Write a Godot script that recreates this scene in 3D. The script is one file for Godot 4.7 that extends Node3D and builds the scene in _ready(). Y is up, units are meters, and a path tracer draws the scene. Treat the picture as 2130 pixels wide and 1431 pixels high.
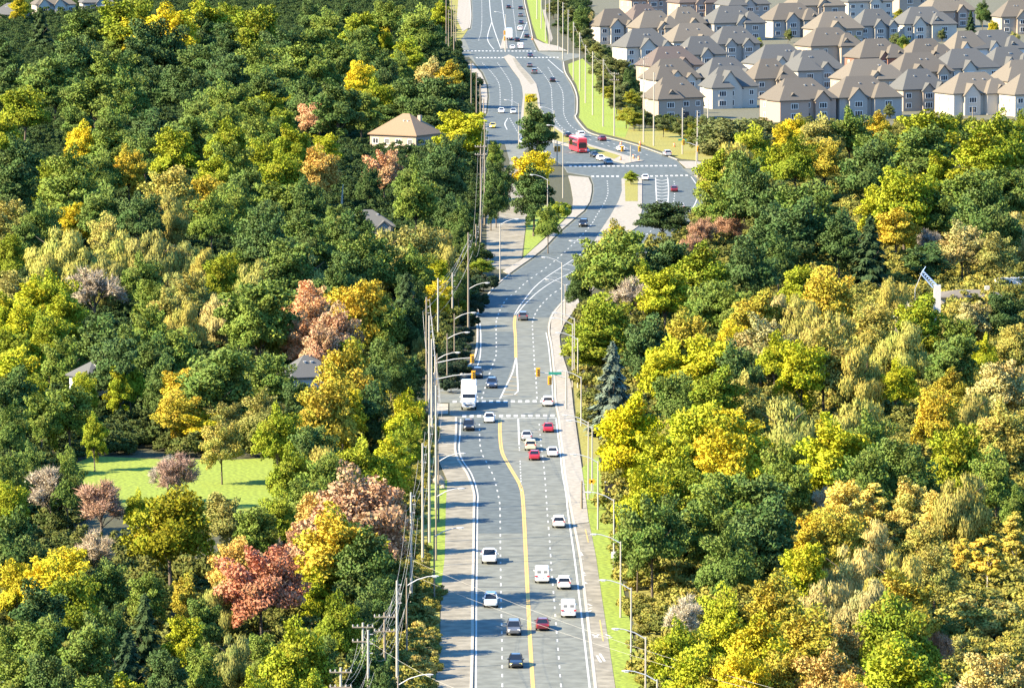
extends Node3D

# The photograph's pixels (2130 x 1431) are turned into points on the level ground: lane widths fix the scale of each row.
const FOCAL := 12500.0
const EYE := 119.4
const HORIZON := -620.0
const MID := Vector2(1065.0, 715.5)
var pitch := atan((715.5 - HORIZON) / FOCAL)
var taken := {}
var mats := {}
var rng := RandomNumberGenerator.new()


func _ready() -> void:
	var cam := Camera3D.new()
	cam.name = "camera"
	cam.position = Vector3(0, EYE, 0)
	cam.rotation.x = -pitch
	cam.fov = rad_to_deg(2.0 * atan(715.5 / FOCAL))
	cam.near = 5.0
	cam.far = 20000.0
	cam.current = true
	add_child(cam)

	var sky := ProceduralSkyMaterial.new()
	sky.sky_top_color = Color(0.27, 0.50, 0.76)
	sky.sky_horizon_color = Color(0.66, 0.80, 0.91)
	sky.ground_bottom_color = Color(0.20, 0.22, 0.18)
	sky.ground_horizon_color = Color(0.66, 0.80, 0.91)
	sky.sky_curve = 0.12
	var env := Environment.new()
	env.background_mode = Environment.BG_SKY
	env.sky = Sky.new()
	env.sky.sky_material = sky
	env.tonemap_mode = Environment.TONE_MAPPER_LINEAR
	env.tonemap_exposure = 3.5
	env.background_energy_multiplier = 0.85
	env.sdfgi_enabled = true
	env.ssao_enabled = true
	env.ssil_enabled = true
	var around := WorldEnvironment.new()
	around.name = "sky_light"
	around.environment = env
	add_child(around)

	var sun := DirectionalLight3D.new()
	sun.name = "sun"
	sun.light_energy = 1.6
	sun.light_color = Color(1.0, 0.93, 0.80)
	sun.light_angular_distance = 0.5
	sun.shadow_enabled = true
	add_child(sun)
	var elevation := deg_to_rad(35.0)
	var away := deg_to_rad(21.0)
	sun.look_at_from_position(Vector3.ZERO, Vector3(cos(elevation) * cos(away), -sin(elevation), -cos(elevation) * sin(away)))

	rng.seed = 7
	make_materials()
	build_ground()
	build_roads()
	build_markings()
	build_houses()
	build_trees()
	build_undergrowth()
	build_poles()
	build_signals()
	build_wires()
	build_vehicles()
	build_small_things()


# ---------------------------------------------------------------- helpers
func ground_at(px: float, py: float, height := 0.0) -> Vector3:
	var dx := (px - MID.x) / FOCAL
	var dy := -(py - MID.y) / FOCAL
	var d := Vector3(dx, -sin(pitch) + dy * cos(pitch), -cos(pitch) - dy * sin(pitch))
	var t := (EYE - height) / -d.y
	return Vector3(0, EYE, 0) + d * t


func per_metre(py: float) -> float:
	return (py - HORIZON) * cos(pitch) / EYE


# the row on which a thing stands whose top shows on row top and that is so many metres tall
func foot_row(top: float, tall: float) -> float:
	return (top - HORIZON) / (1.0 - tall * cos(pitch) / EYE) + HORIZON


func numbered(called: String) -> String:
	if not taken.has(called):
		taken[called] = 0
		return called
	taken[called] += 1
	return "%s_%03d" % [called, taken[called]]


func thing(called: String, label: String, category: String, at := Vector3.ZERO, turn := 0.0, group := "") -> Node3D:
	var o := Node3D.new()
	o.name = numbered(called)
	add_child(o)
	o.position = at
	o.rotation.y = turn
	tag(o, label, category, group)
	return o


func tag(o: Node, label: String, category: String, group := "") -> void:
	o.set_meta("label", label)
	o.set_meta("category", category)
	if group:
		o.set_meta("group", group)


func part(called: String, m: Mesh, mat: Material, parent: Node, at := Vector3.ZERO) -> MeshInstance3D:
	var o := MeshInstance3D.new()
	o.name = called
	o.mesh = m
	if mat:
		o.material_override = mat
	parent.add_child(o, true)
	o.position = at
	return o


func structure(called: String, m: Mesh, mat: Material) -> MeshInstance3D:
	var o := MeshInstance3D.new()
	o.name = numbered(called)
	o.mesh = m
	o.material_override = mat
	add_child(o)
	o.set_meta("kind", "structure")
	return o


class MB:
	var v := PackedVector3Array()
	var n := PackedVector3Array()
	var c := PackedColorArray()
	var col := Color.WHITE
	var colored := false

	func tri(a: Vector3, b: Vector3, d: Vector3, out: Vector3) -> void:
		var nn := (d - a).cross(b - a)
		if nn.length_squared() < 1e-14:
			return
		nn = nn.normalized()
		if nn.dot(out) < 0.0:
			var x := b
			b = d
			d = x
			nn = -nn
		v.append_array([a, b, d])
		n.append_array([nn, nn, nn])
		if colored:
			c.append_array([col, col, col])

	func quad(a: Vector3, b: Vector3, d: Vector3, e: Vector3, out: Vector3) -> void:
		tri(a, b, d, out)
		tri(a, d, e, out)

	func box(mid: Vector3, size: Vector3, turn := Basis()) -> void:
		var h := size * 0.5
		for axis in 3:
			for s in [-1.0, 1.0]:
				var o := Vector3.ZERO
				o[axis] = s
				var u := Vector3.ZERO
				u[(axis + 1) % 3] = h[(axis + 1) % 3]
				var w := Vector3.ZERO
				w[(axis + 2) % 3] = h[(axis + 2) % 3]
				var f: Vector3 = o * h[axis]
				quad(mid + turn * (f - u - w), mid + turn * (f + u - w), mid + turn * (f + u + w), mid + turn * (f - u + w), turn * o)

	# a ring of points swept along a path with a radius at each point
	func tube(path: PackedVector3Array, radii: PackedFloat32Array, sides: int) -> void:
		var rings := []
		for i in path.size():
			var dir := (path[mini(i + 1, path.size() - 1)] - path[maxi(i - 1, 0)]).normalized()
			var u := dir.cross(Vector3.FORWARD if absf(dir.z) < 0.8 else Vector3.RIGHT).normalized()
			var w := dir.cross(u)
			var ring := []
			for k in sides:
				var an := TAU * k / sides
				ring.append(u * cos(an) + w * sin(an))
			rings.append(ring)
		for i in path.size() - 1:
			for k in sides:
				var k2 := (k + 1) % sides
				var p := [path[i] + rings[i][k] * radii[i], path[i] + rings[i][k2] * radii[i], path[i + 1] + rings[i + 1][k2] * radii[i + 1], path[i + 1] + rings[i + 1][k] * radii[i + 1]]
				var nn := [rings[i][k], rings[i][k2], rings[i + 1][k2], rings[i + 1][k]]
				var order := [0, 1, 2, 0, 2, 3]
				var f: Vector3 = (p[2] - p[0]).cross(p[1] - p[0])
				if f.dot(nn[0] + nn[1]) < 0.0:
					order = [0, 2, 1, 0, 3, 2]
				for q in order:
					v.append(p[q])
					n.append(nn[q])
					if colored:
						c.append(col)
		var last := path.size() - 1
		for k in sides:
			tri(path[last], path[last] + rings[last][k] * radii[last], path[last] + rings[last][(k + 1) % sides] * radii[last], (path[last] - path[last - 1]))
			tri(path[0], path[0] + rings[0][k] * radii[0], path[0] + rings[0][(k + 1) % sides] * radii[0], (path[0] - path[1]))

	# closed rings joined one to the next, with end caps
	func loft(rings: Array) -> void:
		var mid := Vector3.ZERO
		var count := 0
		for r in rings:
			for p in r:
				mid += p
				count += 1
		mid /= count
		for i in rings.size() - 1:
			var a: Array = rings[i]
			var b: Array = rings[i + 1]
			var axis_mid := Vector3.ZERO
			for p in a:
				axis_mid += p
			for p in b:
				axis_mid += p
			axis_mid /= a.size() + b.size()
			for k in a.size():
				var k2 := (k + 1) % a.size()
				var centre: Vector3 = (a[k] + a[k2] + b[k] + b[k2]) / 4.0
				quad(a[k], a[k2], b[k2], b[k], centre - axis_mid)
		for e in [0, rings.size() - 1]:
			var r: Array = rings[e]
			var cm := Vector3.ZERO
			for p in r:
				cm += p
			cm /= r.size()
			for k in r.size():
				tri(cm, r[k], r[(k + 1) % r.size()], cm - mid)

	func leaf(at: Vector3, normal: Vector3, along: Vector3, long: float, wide: float, shade: Vector3) -> void:
		var side := normal.cross(along).normalized() * wide
		var fwd := side.cross(normal).normalized() * long
		var p := [at - fwd, at + side, at + fwd, at - side]
		var nn := (normal * 0.72 + shade * 0.5).normalized()
		var f: Vector3 = (p[2] - p[0]).cross(p[1] - p[0])
		var order := [0, 1, 2, 0, 2, 3] if f.dot(nn) > 0.0 else [0, 2, 1, 0, 3, 2]
		for q in order:
			v.append(p[q])
			n.append(nn)
			c.append(col)

	func mesh() -> ArrayMesh:
		var a := []
		a.resize(Mesh.ARRAY_MAX)
		a[Mesh.ARRAY_VERTEX] = v
		a[Mesh.ARRAY_NORMAL] = n
		if colored:
			a[Mesh.ARRAY_COLOR] = c
		var m := ArrayMesh.new()
		m.add_surface_from_arrays(Mesh.PRIMITIVE_TRIANGLES, a)
		return m

	func smooth_mesh() -> ArrayMesh:
		var st := SurfaceTool.new()
		st.begin(Mesh.PRIMITIVE_TRIANGLES)
		st.set_smooth_group(0)
		for p in v:
			st.add_vertex(p)
		st.index()
		st.generate_normals()
		return st.commit()


func noise_texture(frequency: float, dark: float, light: float, octaves := 4, size := 512, seed_ := 1) -> NoiseTexture2D:
	var f := FastNoiseLite.new()
	f.seed = seed_
	f.frequency = frequency
	f.fractal_octaves = octaves
	var t := NoiseTexture2D.new()
	t.width = size
	t.height = size
	t.seamless = true
	t.noise = f
	var g := Gradient.new()
	g.set_color(0, Color(dark, dark, dark))
	g.set_color(1, Color(light, light, light))
	t.color_ramp = g
	return t


func lin(r: float, g: float, b: float) -> Color:
	return Color(r, g, b).linear_to_srgb()


func plain_mat(key: String, color: Color, rough := 0.8, metal := 0.0) -> StandardMaterial3D:
	if mats.has(key):
		return mats[key]
	var m := StandardMaterial3D.new()
	m.resource_name = key
	m.albedo_color = color
	m.roughness = rough
	m.metallic = metal
	mats[key] = m
	return m


func grain_mat(key: String, color: Color, tex: Texture2D, metres: float, rough := 0.9) -> StandardMaterial3D:
	var m := plain_mat(key, color, rough)
	m.albedo_texture = tex
	m.uv1_triplanar = true
	m.uv1_world_triplanar = true
	m.uv1_scale = Vector3.ONE / metres
	return m


func make_materials() -> void:
	var fine := noise_texture(0.05, 0.80, 1.0, 5, 512, 3)
	var asphalt_grain := noise_texture(0.02, 0.78, 1.0, 6, 1024, 15)
	var blotch := noise_texture(0.012, 0.72, 1.0, 6, 1024, 5)
	var grassy := noise_texture(0.03, 0.6, 1.0, 6, 1024, 9)
	grain_mat("asphalt", lin(0.205, 0.215, 0.188), asphalt_grain, 60.0, 0.85)
	grain_mat("new_asphalt", lin(0.130, 0.152, 0.152), asphalt_grain, 45.0, 0.8)
	grain_mat("path_paving", lin(0.31, 0.285, 0.225), blotch, 38.0, 0.9)
	grain_mat("concrete", lin(0.37, 0.34, 0.285), fine, 30.0, 0.9)
	grain_mat("kerb_stone", lin(0.46, 0.42, 0.35), fine, 9.0, 0.9)
	grain_mat("lawn", lin(0.31, 0.40, 0.035), grassy, 26.0, 1.0)
	grain_mat("rough_grass", lin(0.36, 0.33, 0.06), grassy, 19.0, 1.0)
	grain_mat("yard", lin(0.17, 0.165, 0.10), grassy, 24.0, 1.0)
	grain_mat("soil", lin(0.085, 0.085, 0.035), grassy, 31.0, 1.0)
	grain_mat("gravel", lin(0.30, 0.27, 0.22), fine, 12.0, 1.0)
	grain_mat("white_paint", lin(0.62, 0.62, 0.58), noise_texture(0.08, 0.72, 1.0, 4, 256, 21), 7.0, 0.7)
	grain_mat("yellow_paint", lin(0.74, 0.47, 0.13), noise_texture(0.08, 0.75, 1.0, 4, 256, 22), 7.0, 0.7)
	for k in ["asphalt", "new_asphalt", "path_paving", "concrete"]:
		mats[k].metallic_specular = 0.25
	plain_mat("tar", lin(0.03, 0.03, 0.032), 0.6)
	plain_mat("bark", lin(0.12, 0.095, 0.07), 1.0)
	plain_mat("pale_bark", lin(0.50, 0.46, 0.38), 1.0)
	plain_mat("wood_pole", lin(0.24, 0.20, 0.15), 0.95)
	plain_mat("pale_pole", lin(0.40, 0.37, 0.31), 0.8)
	plain_mat("galvanised", lin(0.52, 0.52, 0.50), 0.55, 0.3)
	plain_mat("porcelain", lin(0.42, 0.40, 0.38), 0.4)
	plain_mat("wire", lin(0.45, 0.43, 0.38), 0.6)
	plain_mat("dark_glass", lin(0.012, 0.014, 0.018), 0.12)
	plain_mat("grey_glass", lin(0.20, 0.21, 0.22), 0.2)
	plain_mat("house_glass", lin(0.03, 0.04, 0.055), 0.15)
	plain_mat("tyre", lin(0.015, 0.015, 0.016), 0.9)
	plain_mat("rim", lin(0.40, 0.40, 0.42), 0.4, 0.6)
	plain_mat("head_lamp", lin(0.75, 0.75, 0.70), 0.2)
	plain_mat("yellow_lamp", lin(0.80, 0.72, 0.15), 0.2)  # yellow stands in for the glow of lit headlights, no emission
	plain_mat("tail_lamp", lin(0.55, 0.02, 0.03), 0.3)
	plain_mat("black_plastic", lin(0.02, 0.02, 0.022), 0.7)
	plain_mat("white_trim", lin(0.72, 0.69, 0.62), 0.7)
	plain_mat("plate", lin(0.7, 0.7, 0.72), 0.5)


# ---------------------------------------------------------------- ground and roads
# a level sheet or, with a thickness, a raised slab, over a polygon of photograph pixels that lie on the ground
func flat(outline: Array, y: float, thick := 0.0) -> ArrayMesh:
	var p := PackedVector2Array()
	for q in outline:
		var g := ground_at(q[0], q[1])
		p.append(Vector2(g.x, g.z))
	return flat_metres(p, y, thick)


func flat_metres(p: PackedVector2Array, y: float, thick := 0.0) -> ArrayMesh:
	var b := MB.new()
	var t := Geometry2D.triangulate_polygon(p)
	if t.is_empty():
		push_warning("outline crosses itself at %s" % str(p[0]))
	for i in range(0, t.size(), 3):
		b.tri(Vector3(p[t[i]].x, y, p[t[i]].y), Vector3(p[t[i + 1]].x, y, p[t[i + 1]].y), Vector3(p[t[i + 2]].x, y, p[t[i + 2]].y), Vector3.UP)
	if thick > 0.0:
		var turn := -1.0 if Geometry2D.is_polygon_clockwise(p) else 1.0
		for i in p.size():
			var a := p[i]
			var c := p[(i + 1) % p.size()]
			var e := c - a
			b.quad(Vector3(a.x, y, a.y), Vector3(c.x, y, c.y), Vector3(c.x, y - thick, c.y), Vector3(a.x, y - thick, a.y), Vector3(e.y, 0, -e.x) * turn)
	return b.mesh()


func metres(line: Array) -> PackedVector2Array:
	var r := PackedVector2Array()
	for q in line:
		var g := ground_at(q[0], q[1])
		r.append(Vector2(g.x, g.z))
	return r


# a smooth curve through points, one point about every step metres
func smooth(p: PackedVector2Array, step: float) -> PackedVector2Array:
	var out := PackedVector2Array()
	for i in p.size() - 1:
		var a := p[maxi(i - 1, 0)]
		var b := p[i]
		var c := p[i + 1]
		var d := p[mini(i + 2, p.size() - 1)]
		var k := maxi(1, int(b.distance_to(c) / step))
		for j in k:
			out.append(b.cubic_interpolate(c, a, d, float(j) / k))
	out.append(p[p.size() - 1])
	return out


# a band along a line, side shifts it to the right of the line's direction
func band(p: PackedVector2Array, wide: float, y: float, thick := 0.0) -> ArrayMesh:
	var b := MB.new()
	var l := []
	var r := []
	for i in p.size():
		var d := (p[mini(i + 1, p.size() - 1)] - p[maxi(i - 1, 0)]).normalized()
		var s := Vector2(-d.y, d.x) * wide * 0.5
		l.append(Vector3(p[i].x - s.x, y, p[i].y - s.y))
		r.append(Vector3(p[i].x + s.x, y, p[i].y + s.y))
	var down := Vector3(0, -thick, 0)
	for i in p.size() - 1:
		b.quad(l[i], l[i + 1], r[i + 1], r[i], Vector3.UP)
		if thick > 0.0:
			b.quad(l[i], l[i + 1], l[i + 1] + down, l[i] + down, l[i] - r[i])
			b.quad(r[i], r[i + 1], r[i + 1] + down, r[i] + down, r[i] - l[i])
	return b.mesh()


func build_ground() -> void:
	var b := MB.new()
	b.quad(Vector3(-6000, 0, 3000), Vector3(6000, 0, 3000), Vector3(6000, 0, -12000), Vector3(-6000, 0, -12000), Vector3.UP)
	structure("ground", b.mesh(), mats.soil)
	# lawns and verges
	for a in [
		[[150, 968], [190, 950], [330, 956], [470, 958], [640, 950], [660, 985], [640, 1040], [560, 1075], [420, 1090], [250, 1060], [150, 1010]],
		[[896, 1008], [930, 1000], [927, 1060], [925, 1160], [918, 1228], [898, 1228], [890, 1120]],
		[[1226, 1089], [1240, 1160], [1250, 1230], [1265, 1330], [1284, 1450], [1340, 1450], [1312, 1300], [1287, 1180], [1275, 1060], [1262, 1000], [1244, 950], [1210, 975], [1216, 1010]],
		[[1088, 537], [1098, 440], [1130, 428], [1188, 432], [1188, 442], [1168, 462], [1138, 490], [1108, 518]],
		[[1095, -40], [1096, 0], [1107, 50], [1117, 80], [1140, 92], [1136, 60], [1128, 20], [1122, -40]],
		[[1182, 134], [1184, 150], [1199, 176], [1206, 201], [1206, 235], [1204, 244], [1222, 266], [1242, 275], [1272, 282], [1300, 287], [1310, 262], [1290, 240], [1262, 190], [1235, 145], [1212, 122]],
	]:
		structure("lawn", flat(a, 0.10, 0.1), mats.lawn)
	for a in [
		[[1272, 282], [1330, 298], [1385, 317], [1415, 330], [1500, 338], [1500, 300], [1420, 280], [1360, 268], [1310, 262]],
		[[1380, 1120], [1330, 1120], [1300, 1180], [1345, 1460], [1500, 1460], [1480, 1200]],
		[[1192, 785], [1197, 850], [1204, 900], [1211, 950], [1214, 972], [1252, 950], [1242, 900], [1226, 850], [1212, 790]],
		[[836, 1050], [845, 1240], [865, 1400], [855, 1750], [900, 1750], [902, 1450], [913, 1330], [916, 1230], [896, 1230], [888, 1120], [892, 1006], [908, 962], [908, 870], [862, 870], [850, 900]],
		[[930, -40], [932, 60], [950, 95], [972, 64], [977, 30], [974, -40]],
	]:
		structure("grass", flat(a, 0.08, 0.08), mats.rough_grass)


func build_roads() -> void:
	structure("yards", flat([[1228, -60], [1236, 90], [1300, 145], [1345, 215], [1362, 250], [1480, 263], [2400, 263], [2400, -60]], 0.03, 0.03), mats.yard)
	var road := structure("road", flat([
		[981, 1450], [984, 1330], [984, 1240], [986, 1160], [987, 1060], [987, 1025], [973, 985], [956, 960], [948, 937], [950, 900], [950, 868], [935, 864], [935, 838], [885, 838], [885, 818], [925, 808],
		[950, 790], [975, 765], [988, 745], [993, 720], [994, 690], [993, 661], [999, 640], [1012, 620], [1028, 600], [1045, 585], [1062, 572], [1088, 553], [1110, 538], [1135, 518], [1153, 498], [1173, 478],
		[1196, 458], [1218, 440], [1230, 420], [1234, 400], [1234, 385], [1228, 368], [1180, 360], [1172, 347], [1145, 326], [1100, 305], [1088, 318], [1087, 335], [1060, 335], [1050, 300], [1011, 292], [1007, 246],
		[1014, 235], [1017, 201], [1015, 176], [1004, 151], [987, 131], [975, 118], [940, 118], [935, 105], [960, 70], [979, 60], [982, 34], [980, 0], [978, -60],
		[1085, -60], [1088, 0], [1091, 17], [1099, 50], [1106, 80], [1119, 107], [1160, 108], [1205, 112], [1205, 119], [1170, 128], [1173, 151], [1188, 176], [1197, 201], [1197, 235], [1194, 244], [1213, 270],
		[1232, 281], [1265, 289], [1320, 303], [1379, 323], [1409, 334], [1423, 351], [1510, 354], [1510, 362], [1440, 363], [1466, 383], [1476, 415], [1455, 449], [1430, 472], [1390, 500], [1340, 530], [1290, 555],
		[1240, 577], [1212, 590], [1193, 605], [1172, 625], [1152, 648], [1143, 665], [1138, 690], [1144, 720], [1150, 780], [1153, 835], [1160, 870], [1163, 900], [1168, 937], [1173, 985], [1181, 1030], [1187, 1070],
		[1204, 1160], [1215, 1250], [1226, 1343], [1238, 1450]], 0.03), mats.asphalt)
	# resurfaced lanes and patches
	part("repaved_lane", flat([[952, 870], [1042, 870], [1042, 905], [1045, 935], [1062, 968], [1088, 1020], [1090, 1060], [1092, 1110], [990, 1110], [990, 1025], [976, 985], [958, 960], [951, 937]], 0.036), mats.new_asphalt, road)  # fresh asphalt, its dark tone standing for shade on these lanes too
	part("repaved_patch", flat([[988, 830], [1062, 830], [1062, 849], [988, 849]], 0.036), mats.new_asphalt, road)
	part("repaved_lane", flat([[997, 690], [1070, 690], [1071, 745], [1042, 828], [960, 828], [955, 800], [978, 768], [992, 745], [996, 720]], 0.036), mats.new_asphalt, road)
	part("repaved_lane", flat([
		[996, 661], [1002, 640], [1015, 620], [1031, 600], [1048, 585], [1065, 572], [1090, 553.5], [1112, 538.5], [1137, 518.5], [1155, 498.5], [1175, 478.5], [1198, 458.5], [1220, 440.5], [1232, 420], [1236, 400], [1236, 385], [1230, 366],
		[1182, 358], [1174, 346], [1147, 325], [1101, 303.5], [1052, 298.5], [1013, 290.5], [1009, 246], [1016, 235], [1019, 201], [1017, 176], [1006, 150.5], [989, 130.5], [962, 71], [981, 60.5], [984, 34], [982, 0], [980, -60],
		[1083, -60], [1086, 0], [1089, 17], [1097, 50], [1104, 80], [1117, 108], [1168, 127], [1171, 151], [1186, 176], [1195, 201], [1195, 235], [1192, 244], [1211, 270.5], [1231, 281.5], [1264, 289.6], [1319, 303.6], [1378, 323.6],
		[1408, 334.6], [1421, 351.6], [1438, 364], [1464, 383], [1474, 415], [1453, 448.5], [1428, 471.5], [1388, 499.5], [1338, 529.5], [1288, 554.5], [1238, 576.5], [1210, 589.5], [1191, 604.5], [1170, 624.5], [1150, 647.5], [1142, 661]], 0.036), mats.new_asphalt, road)
	for a in [[[990, 1136], [1190, 1135]], [[988, 1328], [1222, 1325]], [[989, 1062], [1182, 1061]], [[992, 1222], [1100, 1222]], [[1090, 1225], [1150, 1226]], [[1000, 1355], [1012, 1355]], [[1086, 990], [1170, 987]]]:
		part("sealed_crack", band(metres(a), 0.22, 0.04), mats.tar, road)
	structure("old_road", flat([[1060, 336], [1087, 336], [1087, 437], [1097, 441], [1085, 538], [1056, 560], [1030, 560], [1012, 540], [1012, 440], [1056, 438]], 0.018), mats.path_paving)
	# paths and pavements, raised above the carriageway
	structure("path", flat([[903, 1450], [915, 1330], [918, 1220], [925, 1160], [927, 1060], [930, 1000], [912, 960], [912, 868], [947, 868], [947, 900], [945, 937], [953, 960], [970, 985], [984, 1025], [984, 1060], [983, 1160], [981, 1240], [981, 1330], [978, 1450]], 0.13, 0.13), mats.path_paving)
	structure("path", flat([[1244, 1450], [1232, 1343], [1221, 1250], [1210, 1160], [1194, 1093], [1226, 1089], [1240, 1160], [1250, 1230], [1265, 1330], [1283, 1450]], 0.13, 0.13), mats.path_paving)
	structure("pavement", flat([[1193, 1092], [1185, 1030], [1178, 985], [1173, 937], [1168, 900], [1165, 870], [1159, 836], [1156, 780], [1150, 720], [1145, 690], [1147, 666], [1157, 648], [1177, 625], [1199, 605], [1217, 592], [1240, 596], [1217, 622], [1192, 650], [1174, 675], [1164, 700], [1167, 730], [1180, 770], [1188, 800], [1193, 850], [1200, 900], [1207, 950], [1214, 1000], [1225, 1088]], 0.14, 0.14), mats.concrete)
	structure("pavement", flat([[1046, 565], [1085, 541], [1110, 518], [1140, 492], [1170, 463], [1190, 443], [1192, 415], [1187, 385], [1182, 366], [1224, 370], [1231, 385], [1231, 400], [1227, 420], [1215, 439], [1193, 457], [1170, 477], [1150, 497], [1132, 517], [1107, 537], [1085, 552], [1058, 571]], 0.14, 0.14), mats.concrete)
	structure("pavement", flat([[897, 862], [932, 862], [932, 841], [897, 841]], 0.13, 0.13), mats.concrete)
	structure("pavement", flat([[972, 133], [984, 133], [1001, 153], [1012, 178], [1014, 201], [1011, 235], [1003, 244], [1002, 201], [997, 176], [982, 152]], 0.14, 0.14), mats.concrete)
	structure("pavement", flat([[1412, 336], [1428, 350], [1490, 352], [1490, 341], [1440, 336]], 0.14, 0.14), mats.concrete)
	structure("pavement", flat([[1444, 365], [1470, 384], [1479, 400], [1490, 390], [1490, 366]], 0.14, 0.14), mats.concrete)
	structure("pavement", flat([[1109, 80], [1122, 106], [1180, 106], [1160, 96], [1130, 90]], 0.14, 0.14), mats.concrete)
	structure("pavement", flat([[953, 0], [977, 0], [979, 34], [975, 58], [962, 66], [950, 40]], 0.13, 0.13), mats.concrete)
	structure("gravel_path", flat([[1128, 20], [1134, 20], [1150, 80], [1146, 88]], 0.02), mats.gravel)
	structure("gravel_path", flat([[1212, 172], [1218, 172], [1250, 240], [1262, 272], [1248, 272], [1232, 225]], 0.02), mats.gravel)
	# traffic islands with planted beds
	var south := structure("traffic_island", flat([[1293, 373], [1310, 363], [1336, 372], [1336, 437], [1328, 472], [1280, 506], [1240, 521], [1228, 523], [1243, 490], [1270, 450], [1287, 419], [1294, 398]], 0.17, 0.16), mats.concrete)
	part("planted_bed", flat([[1300, 376], [1327, 376], [1327, 420], [1301, 420]], 0.19), mats.rough_grass, south)
	var north := structure("traffic_island", flat([[1048, 119], [1064, 143], [1080, 164], [1086, 181], [1088, 201], [1084, 238], [1084, 246], [1086, 271], [1107, 285], [1182, 305], [1280, 336], [1300, 341], [1340, 335], [1293, 321], [1228, 302], [1176, 278], [1143, 255], [1124, 225], [1122, 201], [1116, 176], [1104, 159], [1087, 141], [1070, 119], [1058, 114]], 0.17, 0.16), mats.concrete)
	part("planted_bed", flat([[1092, 196], [1116, 196], [1119, 222], [1140, 258], [1176, 283], [1228, 306], [1290, 325], [1278, 332], [1182, 300], [1108, 280], [1091, 267], [1089, 242]], 0.19), mats.rough_grass, north)
	part("paved_strip", flat([[1066, 122], [1072, 122], [1086, 141], [1102, 159], [1112, 174], [1104, 176], [1090, 160], [1076, 142]], 0.19), mats.path_paving, north)
	structure("traffic_island", flat([[1040, 101], [1050, 66], [1053, 66], [1056, 101]], 0.17, 0.16), mats.concrete)
	# kerbs
	for a in [
		[[979.5, 1450], [982.5, 1330], [982.5, 1240], [984.5, 1160], [985.5, 1060], [985.5, 1025], [971, 985], [954, 960], [946.5, 937], [948.5, 900], [948.5, 869]],
		[[1241, 1450], [1229, 1343], [1218, 1250], [1207, 1160], [1190, 1070], [1183, 1030], [1175.5, 985], [1170.5, 937], [1165.5, 900], [1162.5, 870], [1156, 835], [1153, 780], [1147, 720], [1141.5, 690], [1145, 665.5], [1154.5, 648], [1174.5, 625], [1196, 605], [1214.5, 591]],
		[[924, 807], [949, 789], [974, 764], [987, 744], [992, 720], [993, 690], [992, 661], [998, 639], [1011, 619], [1027, 599], [1044, 584], [1060, 571.5]],
		[[1091, -40], [1091, 0], [1094, 17], [1102, 50], [1108, 80]],
		[[1172, 129], [1176, 151], [1191, 176], [1200, 201], [1200, 235], [1197, 244], [1216, 269], [1234, 279.5], [1267, 287.5], [1322, 301.5], [1380, 321.5], [1410, 333]],
		[[978, -40], [977.5, 0], [979.5, 34], [976.5, 59]],
		[[1468, 383], [1478, 415], [1457, 450], [1432, 474]],
	]:
		structure("kerb", band(smooth(metres(a), 6.0), 0.38, 0.16, 0.15), mats.kerb_stone)


func stripe(line: Array, wide: float, key: String, road: Node) -> void:
	part("white_line" if key == "white_paint" else "yellow_line", band(smooth(metres(line), 4.0), wide, 0.046), mats[key], road)


func dashes(line: Array, road: Node, long := 2.4, gap := 4.6, wide := 0.2) -> void:
	var p := smooth(metres(line), 0.75)
	var run := 0.0
	var now := PackedVector2Array()
	for i in p.size() - 1:
		if fposmod(run, long + gap) < long:
			now.append(p[i])
		elif now.size() > 1:
			now.append(p[i])
			part("lane_dash", band(now, wide, 0.046), mats.white_paint, road)
			now = PackedVector2Array()
		else:
			now = PackedVector2Array()
		run += p[i].distance_to(p[i + 1])


# bars of a crossing between two points, each bar along the road
func crossing(a: Array, c: Array, road: Node, long := 3.2) -> void:
	var p := ground_at(a[0], a[1])
	var q := ground_at(c[0], c[1])
	var n := int(p.distance_to(q) / 1.22)
	for i in n:
		var m := p.lerp(q, (i + 0.5) / n)
		var b := MB.new()
		b.quad(m + Vector3(-0.34, 0.046, -long / 2), m + Vector3(0.34, 0.046, -long / 2), m + Vector3(0.34, 0.046, long / 2), m + Vector3(-0.34, 0.046, long / 2), Vector3.UP)
		part("crossing_bar", b.mesh(), mats.white_paint, road)


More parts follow.
